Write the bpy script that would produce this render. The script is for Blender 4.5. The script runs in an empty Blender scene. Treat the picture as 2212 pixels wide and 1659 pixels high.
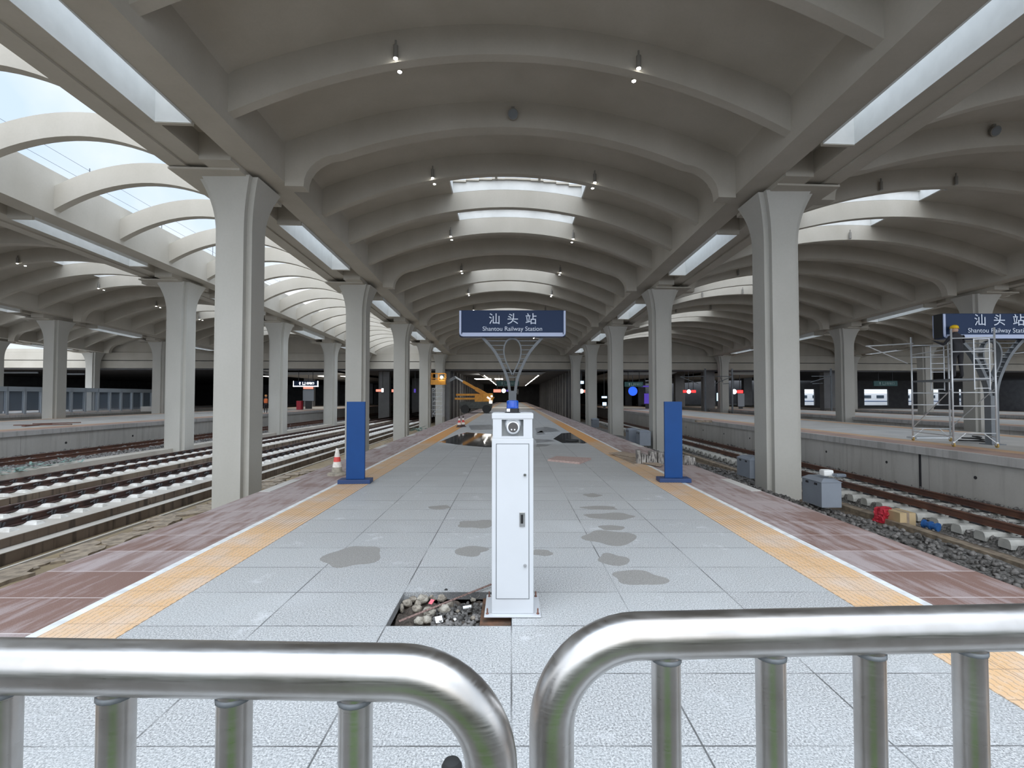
import bpy, bmesh, math, random
import numpy as np
from mathutils import Vector, Matrix
random.seed(7)
rng = np.random.default_rng(7)
C = bpy.context.scene.collection
SC = bpy.context.scene
# ------------------------------------------------------------------ camera
FPX = 1058.0
PITCH = math.atan(27.5 / FPX)
cam_d = bpy.data.cameras.new('camera'); cam = bpy.data.objects.new('camera', cam_d); C.objects.link(cam)
cam.location = (0, 0, 1.65)
cam.rotation_euler = (math.pi/2 + PITCH, 0, math.radians(-0.07))
cam_d.sensor_width = 36.0; cam_d.lens = 36.0*FPX/2212.0; cam_d.clip_end = 2000; cam_d.clip_start = 0.05
SC.camera = cam
SC.view_settings.view_transform = 'Standard'; SC.view_settings.look = 'None'
SC.view_settings.gamma = 1.0; SC.view_settings.exposure = 0.15
SC.view_settings.use_curve_mapping = False
SC.cycles.use_denoising = True
SC.cycles.max_bounces = 10; SC.cycles.diffuse_bounces = 6; SC.cycles.transparent_max_bounces = 8
SC.cycles.sample_clamp_indirect = 6.0
CR = cam.rotation_euler.to_matrix()
def ray(px, py):
    return CR @ Vector(((px-1106.0)/FPX, -(py-829.5)/FPX, -1.0))
def onz(px, py, z=0.0):
    d = ray(px, py); t = (z-1.65)/d.z
    return Vector((d.x*t, d.y*t, z))
def ony(px, py, Y):
    d = ray(px, py); t = Y/d.y
    return Vector((d.x*t, Y, 1.65+d.z*t))
# ------------------------------------------------------------------ world and sun
W = bpy.data.worlds.new('sky'); SC.world = W; W.use_nodes = True
wt = W.node_tree; wt.nodes.clear()
def wn(t): return wt.nodes.new(t)
out = wn('ShaderNodeOutputWorld'); bg = wn('ShaderNodeBackground'); tc = wn('ShaderNodeTexCoord')
sep = wn('ShaderNodeSeparateXYZ'); wt.links.new(tc.outputs['Generated'], sep.inputs[0])
noi = wn('ShaderNodeTexNoise'); noi.inputs['Scale'].default_value = 2.6; noi.inputs['Detail'].default_value = 6
wt.links.new(tc.outputs['Generated'], noi.inputs['Vector'])
cr = wn('ShaderNodeValToRGB'); cr.color_ramp.elements[0].position = 0.42; cr.color_ramp.elements[1].position = 0.62
cr.color_ramp.elements[0].color = (0.62, 0.76, 0.95, 1); cr.color_ramp.elements[1].color = (0.93, 0.955, 0.98, 1)
wt.links.new(noi.outputs['Fac'], cr.inputs[0])
mr = wn('ShaderNodeMapRange'); mr.inputs['From Min'].default_value = -0.15; mr.inputs['From Max'].default_value = 0.35
mr.inputs['To Min'].default_value = 1.9; mr.inputs['To Max'].default_value = 1.05; mr.interpolation_type = 'SMOOTHSTEP'
wt.links.new(sep.outputs['Y'], mr.inputs['Value'])
# the overcast is brightest high overhead
mz = wn('ShaderNodeMapRange'); mz.inputs['From Min'].default_value = 0.62; mz.inputs['From Max'].default_value = 0.9
mz.inputs['To Min'].default_value = 0.0; mz.inputs['To Max'].default_value = 3.7; mz.interpolation_type = 'SMOOTHSTEP'
wt.links.new(sep.outputs['Z'], mz.inputs['Value'])
ad = wn('ShaderNodeMath'); ad.operation = 'ADD'
wt.links.new(mr.outputs[0], ad.inputs[0]); wt.links.new(mz.outputs[0], ad.inputs[1])
wt.links.new(cr.outputs[0], bg.inputs[0]); wt.links.new(ad.outputs[0], bg.inputs[1]); wt.links.new(bg.outputs[0], out.inputs[0])
sd = bpy.data.lights.new('sun', 'SUN'); sd.energy = 0.95; sd.angle = math.radians(70); sd.color = (1.0, 0.95, 0.87)
sun = bpy.data.objects.new('sun', sd); C.objects.link(sun)
sun.rotation_euler = Vector((0.12, 1.0, -0.52)).to_track_quat('-Z', 'Y').to_euler()

# ------------------------------------------------------------------ helpers
class MB:
    def __init__(s): s.v = []; s.f = []; s.sm = False
    def add(s, vs, fs):
        o = len(s.v); s.v += [tuple(p) for p in vs]; s.f += [tuple(i+o for i in f) for f in fs]; return s
    def box(s, a, b, rz=0, c=None):
        x0, y0, z0 = a; x1, y1, z1 = b
        vs = [(x0,y0,z0),(x1,y0,z0),(x1,y1,z0),(x0,y1,z0),(x0,y0,z1),(x1,y0,z1),(x1,y1,z1),(x0,y1,z1)]
        if rz:
            cx, cy = ((x0+x1)/2, (y0+y1)/2) if c is None else c
            co, si = math.cos(rz), math.sin(rz)
            vs = [(cx+(x-cx)*co-(y-cy)*si, cy+(x-cx)*si+(y-cy)*co, z) for x, y, z in vs]
        return s.add(vs, [(0,3,2,1),(4,5,6,7),(0,1,5,4),(1,2,6,5),(2,3,7,6),(3,0,4,7)])
    def obox(s, c, size, M=None):
        hx, hy, hz = size[0]/2, size[1]/2, size[2]/2
        vs = [Vector(((-hx,hx)[i&1], (-hy,hy)[(i>>1)&1], (-hz,hz)[(i>>2)&1])) for i in range(8)]
        if M is not None: vs = [M @ v for v in vs]
        vs = [v+Vector(c) for v in vs]
        return s.add(vs, [(0,2,3,1),(4,5,7,6),(0,1,5,4),(1,3,7,5),(3,2,6,7),(2,0,4,6)])
    def bbox(s, a, b, r=0.01):
        # box with chamfered edges
        x0,y0,z0 = a; x1,y1,z1 = b
        bm = bmesh.new(); bmesh.ops.create_cube(bm, size=1)
        for v in bm.verts: v.co = Vector(((x0+x1)/2+v.co.x*(x1-x0), (y0+y1)/2+v.co.y*(y1-y0), (z0+z1)/2+v.co.z*(z1-z0)))
        bmesh.ops.bevel(bm, geom=bm.edges[:], offset=r, segments=2, affect='EDGES', profile=0.6)
        bm.verts.index_update()
        s.add([v.co for v in bm.verts], [[v.index for v in f.verts] for f in bm.faces]); bm.free(); return s
    def tube(s, pts, r, n=12, cap=True, r2=None):
        pts = [Vector(p) for p in pts]; m = len(pts)
        t0 = (pts[1]-pts[0]).normalized()
        up = Vector((0,0,1)) if abs(t0.z) < 0.9 else Vector((1,0,0))
        nrm = (up - t0*up.dot(t0)).normalized()
        vs = []
        for i, p in enumerate(pts):
            t = (pts[min(i+1,m-1)]-pts[max(i-1,0)]).normalized()
            nrm = (nrm - t*nrm.dot(t)).normalized(); b = t.cross(nrm)
            rr = r if r2 is None else r+(r2-r)*i/(m-1)
            if isinstance(r, (list, tuple)): rr = r[i]
            for k in range(n):
                a = 2*math.pi*k/n; vs.append(p+nrm*math.cos(a)*rr+b*math.sin(a)*rr)
        fs = [(i*n+k, i*n+(k+1)%n, (i+1)*n+(k+1)%n, (i+1)*n+k) for i in range(m-1) for k in range(n)]
        if cap: fs += [tuple(range(n))[::-1], tuple((m-1)*n+k for k in range(n))]
        return s.add(vs, fs)
    def bar(s, p, q, w, h, up=(0,0,1)):
        p, q = Vector(p), Vector(q); t = (q-p).normalized(); u = Vector(up)
        if abs(t.dot(u)) > 0.98: u = Vector((0,1,0))
        side = t.cross(u).normalized(); u = side.cross(t)
        vs = []
        for e in (p, q):
            for a, b in ((-1,-1),(1,-1),(1,1),(-1,1)): vs.append(e+side*a*w/2+u*b*h/2)
        return s.add(vs, [(3,2,1,0),(4,5,6,7),(0,1,5,4),(1,2,6,5),(2,3,7,6),(3,0,4,7)])
    def lathe(s, prof, c=(0,0,0), n=20, M=None):
        vs = []
        for r, z in prof:
            for k in range(n):
                a = 2*math.pi*k/n; v = Vector((r*math.cos(a), r*math.sin(a), z))
                if M is not None: v = M @ v
                vs.append(v+Vector(c))
        m = len(prof)
        fs = [(i*n+k, i*n+(k+1)%n, (i+1)*n+(k+1)%n, (i+1)*n+k) for i in range(m-1) for k in range(n)]
        fs += [tuple(range(n))[::-1], tuple((m-1)*n+k for k in range(n))]
        return s.add(vs, fs)
    def prism(s, poly, z0, z1):
        n = len(poly)
        vs = [(x,y,z0) for x,y in poly]+[(x,y,z1) for x,y in poly]
        return s.add(vs, [tuple(range(n))[::-1], tuple(range(n,2*n))]+[(i,(i+1)%n,(i+1)%n+n,i+n) for i in range(n)])
    def build(s, name, m, parent=None, smooth=False, loc=None, auto=None):
        me = bpy.data.meshes.new(name); me.from_pydata(s.v, [], s.f)
        bm = bmesh.new(); bm.from_mesh(me); bmesh.ops.recalc_face_normals(bm, faces=bm.faces[:]); bm.to_mesh(me); bm.free()
        o = bpy.data.objects.new(name, me); C.objects.link(o)
        if m: me.materials.append(m)
        if smooth or auto:
            me.polygons.foreach_set('use_smooth', [True]*len(me.polygons))
            if auto: me.set_sharp_from_angle(angle=math.radians(auto))
        if parent: o.parent = parent
        if loc: o.location = loc
        return o
def fastmesh(name, V, F, m):
    me = bpy.data.meshes.new(name); V = np.asarray(V, dtype=np.float32); F = np.asarray(F, dtype=np.int32)
    me.vertices.add(len(V)); me.vertices.foreach_set('co', V.ravel())
    k = F.shape[1]; me.loops.add(F.size); me.loops.foreach_set('vertex_index', F.ravel())
    me.polygons.add(len(F)); me.polygons.foreach_set('loop_start', np.arange(0, F.size, k, dtype=np.int32))
    me.polygons.foreach_set('loop_total', np.full(len(F), k, dtype=np.int32)); me.update(calc_edges=True); me.validate()
    o = bpy.data.objects.new(name, me); C.objects.link(o); me.materials.append(m); return o
def tag(o, label, cat, group=None, kind=None):
    o['label'] = label; o['category'] = cat
    if group: o['group'] = group
    if kind: o['kind'] = kind
    return o
def struct(o, label=None, cat=None):
    o['kind'] = 'structure'
    if label: o['label'] = label
    if cat: o['category'] = cat
    return o
def thing(name, loc, label, cat, group=None, rz=0):
    o = bpy.data.objects.new(name, None); C.objects.link(o); o.location = loc; o.rotation_euler = (0,0,rz)
    o.empty_display_size = 0.2
    return tag(o, label, cat, group)
def dup(root, loc=None, rz=None, label=None, group=None):
    r = root.copy(); C.objects.link(r)
    if loc is not None: r.location = loc
    if rz is not None: r.rotation_euler = (0,0,rz)
    if label: r['label'] = label
    if group: r['group'] = group
    for ch in list(root.children):
        c = ch.copy(); C.objects.link(c); c.parent = r
        for g in list(ch.children):
            d = g.copy(); C.objects.link(d); d.parent = c
    return r
ORD = ['first','second','third','fourth','fifth','sixth','seventh','eighth','ninth','tenth','eleventh','twelfth','thirteenth','fourteenth','fifteenth',
       'sixteenth','seventeenth','eighteenth','nineteenth','twentieth','twenty-first','twenty-second','twenty-third','twenty-fourth','twenty-fifth']
# ------------------------------------------------------------------ materials
def mat(name, col, rough=0.6, metal=0.0, var=0.0, scale=3.0, bump=0.0, bscale=None, spec=0.5, col2=None, emit=None, es=0, stretch=None, alpha=None, trans=0, detail=4):
    m = bpy.data.materials.new(name); m.use_nodes = True; nt = m.node_tree; b = nt.nodes['Principled BSDF']
    b.inputs['Base Color'].default_value = (*col, 1); b.inputs['Roughness'].default_value = rough
    b.inputs['Metallic'].default_value = metal; b.inputs['Specular IOR Level'].default_value = spec
    if trans: b.inputs['Transmission Weight'].default_value = trans
    if alpha is not None: b.inputs['Alpha'].default_value = alpha
    geo = nt.nodes.new('ShaderNodeNewGeometry'); vec = geo.outputs['Position']
    if stretch:
        mp = nt.nodes.new('ShaderNodeMapping'); mp.inputs['Scale'].default_value = stretch; nt.links.new(vec, mp.inputs[0]); vec = mp.outputs[0]
    nz = nt.nodes.new('ShaderNodeTexNoise'); nz.inputs['Scale'].default_value = scale; nz.inputs['Detail'].default_value = detail
    nt.links.new(vec, nz.inputs['Vector'])
    c2 = col2 if col2 else tuple(max(0, c*(1-var)) for c in col); c1 = col if col2 else tuple(min(1, c*(1+var)) for c in col)
    mx = nt.nodes.new('ShaderNodeMix'); mx.data_type = 'RGBA'
    mx.inputs[6].default_value = (*c2, 1); mx.inputs[7].default_value = (*c1, 1)
    rp = nt.nodes.new('ShaderNodeMapRange'); rp.inputs['From Min'].default_value = 0.33; rp.inputs['From Max'].default_value = 0.67
    nt.links.new(nz.outputs['Fac'], rp.inputs[0]); nt.links.new(rp.outputs[0], mx.inputs[0]); nt.links.new(mx.outputs[2], b.inputs['Base Color'])
    if bump:
        n2 = nt.nodes.new('ShaderNodeTexNoise'); n2.inputs['Scale'].default_value = bscale or scale*8; n2.inputs['Detail'].default_value = 3
        nt.links.new(vec, n2.inputs['Vector'])
        bp = nt.nodes.new('ShaderNodeBump'); bp.inputs['Strength'].default_value = bump; bp.inputs['Distance'].default_value = 0.02
        nt.links.new(n2.outputs['Fac'], bp.inputs['Height']); nt.links.new(bp.outputs[0], b.inputs['Normal'])
    if emit:
        b.inputs['Emission Color'].default_value = (*emit, 1); b.inputs['Emission Strength'].default_value = es
    return m
class NT:
    """tiny node expression helper"""
    def __init__(s, name, rough=0.6):
        s.m = bpy.data.materials.new(name); s.m.use_nodes = True; s.t = s.m.node_tree; s.b = s.t.nodes['Principled BSDF']
        s.b.inputs['Roughness'].default_value = rough
        g = s.t.nodes.new('ShaderNodeNewGeometry'); s.pos = g.outputs['Position']
        sp = s.t.nodes.new('ShaderNodeSeparateXYZ'); s.t.links.new(s.pos, sp.inputs[0]); s.x, s.y, s.z = sp.outputs
    def put(s, sock, v):
        if isinstance(v, (int, float)): sock.default_value = v
        elif isinstance(v, tuple): sock.default_value = (*v, 1)
        else: s.t.links.new(v, sock)
    def ma(s, op, a, b=0.0, c=None):
        n = s.t.nodes.new('ShaderNodeMath'); n.operation = op; s.put(n.inputs[0], a); s.put(n.inputs[1], b)
        if c is not None: s.put(n.inputs[2], c)
        return n.outputs[0]
    def noise(s, scale, detail=4, stretch=None, rough=0.5):
        n = s.t.nodes.new('ShaderNodeTexNoise'); n.inputs['Scale'].default_value = scale; n.inputs['Detail'].default_value = detail
        n.inputs['Roughness'].default_value = rough
        v = s.pos
        if stretch:
            mp = s.t.nodes.new('ShaderNodeMapping'); mp.inputs['Scale'].default_value = stretch; s.t.links.new(v, mp.inputs[0]); v = mp.outputs[0]
        s.t.links.new(v, n.inputs['Vector']); return n.outputs['Fac']
    def step(s, v, a, b):
        n = s.t.nodes.new('ShaderNodeMapRange'); s.put(n.inputs[0], v); n.inputs['From Min'].default_value = a; n.inputs['From Max'].default_value = b
        return n.outputs[0]
    def mix(s, f, a, b):
        n = s.t.nodes.new('ShaderNodeMix'); n.data_type = 'RGBA'; s.put(n.inputs[0], f); s.put(n.inputs[6], a); s.put(n.inputs[7], b); return n.outputs[2]
    def grid(s, v, period, off, halfw):
        # 1 on the joint lines, 0 elsewhere
        q = s.ma('FRACT', s.ma('ADD', s.ma('DIVIDE', s.ma('SUBTRACT', v, off), period), 100.5))
        d = s.ma('ABSOLUTE', s.ma('SUBTRACT', q, 0.5))
        return s.ma('LESS_THAN', d, halfw/period)
    def cell(s, ax, px, ay, py, ox=0, oy=0):
        cx = s.ma('FLOOR', s.ma('DIVIDE', s.ma('SUBTRACT', ax, ox), px)); cy = s.ma('FLOOR', s.ma('DIVIDE', s.ma('SUBTRACT', ay, oy), py))
        cb = s.t.nodes.new('ShaderNodeCombineXYZ'); s.put(cb.inputs[0], cx); s.put(cb.inputs[1], cy)
        w = s.t.nodes.new('ShaderNodeTexWhiteNoise'); w.noise_dimensions = '2D'; s.t.links.new(cb.outputs[0], w.inputs[0]); return w.outputs[0]
    def bump(s, h, strength, dist=0.01):
        n = s.t.nodes.new('ShaderNodeBump'); n.inputs['Strength'].default_value = strength; n.inputs['Distance'].default_value = dist
        s.put(n.inputs['Height'], h); s.t.links.new(n.outputs[0], s.b.inputs['Normal'])
    def base(s, c): s.put(s.b.inputs['Base Color'], c)

TW, TD, TY0 = 0.905, 0.6075, 3.572
def m_floor():
    n = NT('granite_paving', 0.55)
    sp = n.noise(90, 2, rough=0.85); big = n.noise(0.9, 5); mid = n.noise(6, 4, stretch=(1, 0.6, 1))
    c = n.mix(n.step(sp, 0.35, 0.66), (0.15, 0.155, 0.155), (0.68, 0.685, 0.685))
    c = n.mix(n.ma('MULTIPLY', n.step(mid, 0.42, 0.75), 0.35), c, (0.40, 0.42, 0.43))
    sm = n.noise(2.3, 6, rough=0.7)
    c = n.mix(n.ma('MULTIPLY', n.step(sm, 0.60, 0.72), 0.55), c, (0.74, 0.75, 0.77))
    cl = n.cell(n.x, TW, n.y, TD, 0, TY0)
    c = n.mix(n.ma('MULTIPLY', n.step(cl, 0.0, 1.0), 0.22), c, (0.56, 0.58, 0.58))
    c = n.mix(n.ma('MULTIPLY', n.step(big, 0.55, 0.8), 0.3), c, (0.62, 0.64, 0.66))
    g = n.ma('MAXIMUM', n.grid(n.x, TW, 0, 0.005), n.grid(n.y, TD, TY0, 0.005))
    jn = n.step(n.noise(1.7, 2), 0.38, 0.55)
    c = n.mix(n.ma('MULTIPLY', g, n.ma('ADD', n.ma('MULTIPLY', jn, 0.6), 0.25)), c, (0.07, 0.07, 0.07))
    n.base(c); n.put(n.b.inputs['Roughness'], n.step(big, 0.1, 1.6)); n.bump(sp, 0.12, 0.004)
    n.put(n.b.inputs['Roughness'], n.ma('ADD', n.ma('MULTIPLY', big, 0.25), 0.42))
    return n.m
def m_tactile():
    n = NT('tactile_paving', 0.6)
    # near part: staggered short bars, further on: long ribs
    ax = n.ma('ABSOLUTE', n.x)
    u = n.ma('DIVIDE', ax, 0.05); v = n.ma('DIVIDE', n.y, 0.075)
    row = n.ma('FLOOR', u); vs = n.ma('FRACT', n.ma('ADD', v, n.ma('MULTIPLY', row, 0.5)))
    du = n.ma('ABSOLUTE', n.ma('SUBTRACT', n.ma('FRACT', u), 0.5)); dv = n.ma('ABSOLUTE', n.ma('SUBTRACT', vs, 0.5))
    dot = n.ma('MULTIPLY', n.ma('GREATER_THAN', du, 0.35), n.ma('LESS_THAN', dv, 0.24))
    bars = n.ma('GREATER_THAN', du, 0.30)
    far = n.step(n.y, 6.0, 6.3)
    gap = n.ma('ADD', n.ma('MULTIPLY', dot, n.ma('SUBTRACT', 1.0, far)), n.ma('MULTIPLY', bars, far))
    wear = n.step(n.noise(2.2, 5), 0.45, 0.7)
    c = n.mix(wear, (0.68, 0.44, 0.24), (0.66, 0.52, 0.41))
    c = n.mix(n.ma('MULTIPLY', n.step(n.noise(30, 3), 0.5, 0.75), 0.5), c, (0.66, 0.56, 0.47))
    c = n.mix(n.ma('MULTIPLY', gap, 0.62), c, (0.30, 0.22, 0.16))
    tl = n.ma('MAXIMUM', n.grid(n.y, 0.3, 0, 0.003), n.ma('LESS_THAN', n.ma('ABSOLUTE', n.ma('SUBTRACT', ax, 2.98)), 0.004))
    c = n.mix(n.ma('MULTIPLY', tl, 0.6), c, (0.16, 0.11, 0.07))
    # orange wet stretch near the puddle
    wy = n.ma('MULTIPLY', n.step(n.y, 17.0, 18.5), n.ma('SUBTRACT', 1.0, n.step(n.y, 30, 36)))
    c = n.mix(n.ma('MULTIPLY', wy, 0.75), c, (0.62, 0.27, 0.05))
    n.base(c); n.bump(n.ma('SUBTRACT', 1.0, gap), 0.5, 0.006); return n.m
def m_red():
    n = NT('red_granite_paving', 0.6)
    st = n.noise(3.2, 5, stretch=(2.6, 0.35, 1), rough=0.65); big = n.noise(0.5, 3)
    dust = n.step(n.ma('ADD', st, n.ma('MULTIPLY', n.ma('SUBTRACT', big, 0.5), 0.5)), 0.38, 0.60)
    cell = n.cell(n.x, 40, n.y, TD, -20, 4.07)
    near = n.ma('SUBTRACT', 1.0, n.step(n.y, 4.6, 7.5))
    clean = n.ma('MULTIPLY', n.ma('GREATER_THAN', cell, 0.3), near)
    sp = n.noise(140, 2, rough=0.8)
    red = n.mix(n.step(sp, 0.3, 0.7), (0.15, 0.083, 0.063), (0.26, 0.165, 0.14))
    dus = n.mix(n.step(sp, 0.3, 0.7), (0.31, 0.255, 0.25), (0.44, 0.375, 0.37))
    f = n.ma('SUBTRACT', n.ma('ADD', dust, 0.25), n.ma('MULTIPLY', clean, 0.65))
    n2 = n.t.nodes.new('ShaderNodeClamp'); n.put(n2.inputs[0], f)
    c = n.mix(n2.outputs[0], red, dus)
    g = n.grid(n.y, TD, 4.07, 0.006)
    c = n.mix(n.ma('MULTIPLY', g, 0.8), c, (0.62, 0.56, 0.55))
    n.base(c); n.bump(sp, 0.1, 0.003); return n.m
def m_conc(name, c1, c2, seams=None, streak=0.0, rough=0.75):
    n = NT(name, rough)
    a = n.noise(0.7, 6, stretch=(1, 1, 0.6)); b = n.noise(14, 4)
    c = n.mix(n.step(a, 0.3, 0.7), c1, c2)
    c = n.mix(n.ma('MULTIPLY', n.step(b, 0.4, 0.8), 0.12), c, tuple(x*0.72 for x in c1))
    if streak:
        s2 = n.noise(1.6, 5, stretch=(3, 3, 0.25)); c = n.mix(n.ma('MULTIPLY', n.step(s2, 0.52, 0.64), streak), c, (0.035, 0.026, 0.02))
    if seams: c = n.mix(n.ma('MULTIPLY', n.grid(n.y, seams, 0.4, 0.012), 0.5), c, (0.12, 0.11, 0.1))
    n.base(c); n.bump(b, 0.15, 0.006); return n.m
def m_steel():
    n = NT('brushed_stainless', 0.3)
    b = n.noise(30, 3, stretch=(0.6, 1, 14)); s2 = n.noise(9, 5)
    n.b.inputs['Metallic'].default_value = 1.0
    n.base(n.mix(n.step(s2, 0.35, 0.7), (0.42, 0.40, 0.38), (0.58, 0.57, 0.56)))
    n.put(n.b.inputs['Roughness'], n.ma('ADD', n.ma('MULTIPLY', b, 0.26), 0.20)); return n.m
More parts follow.
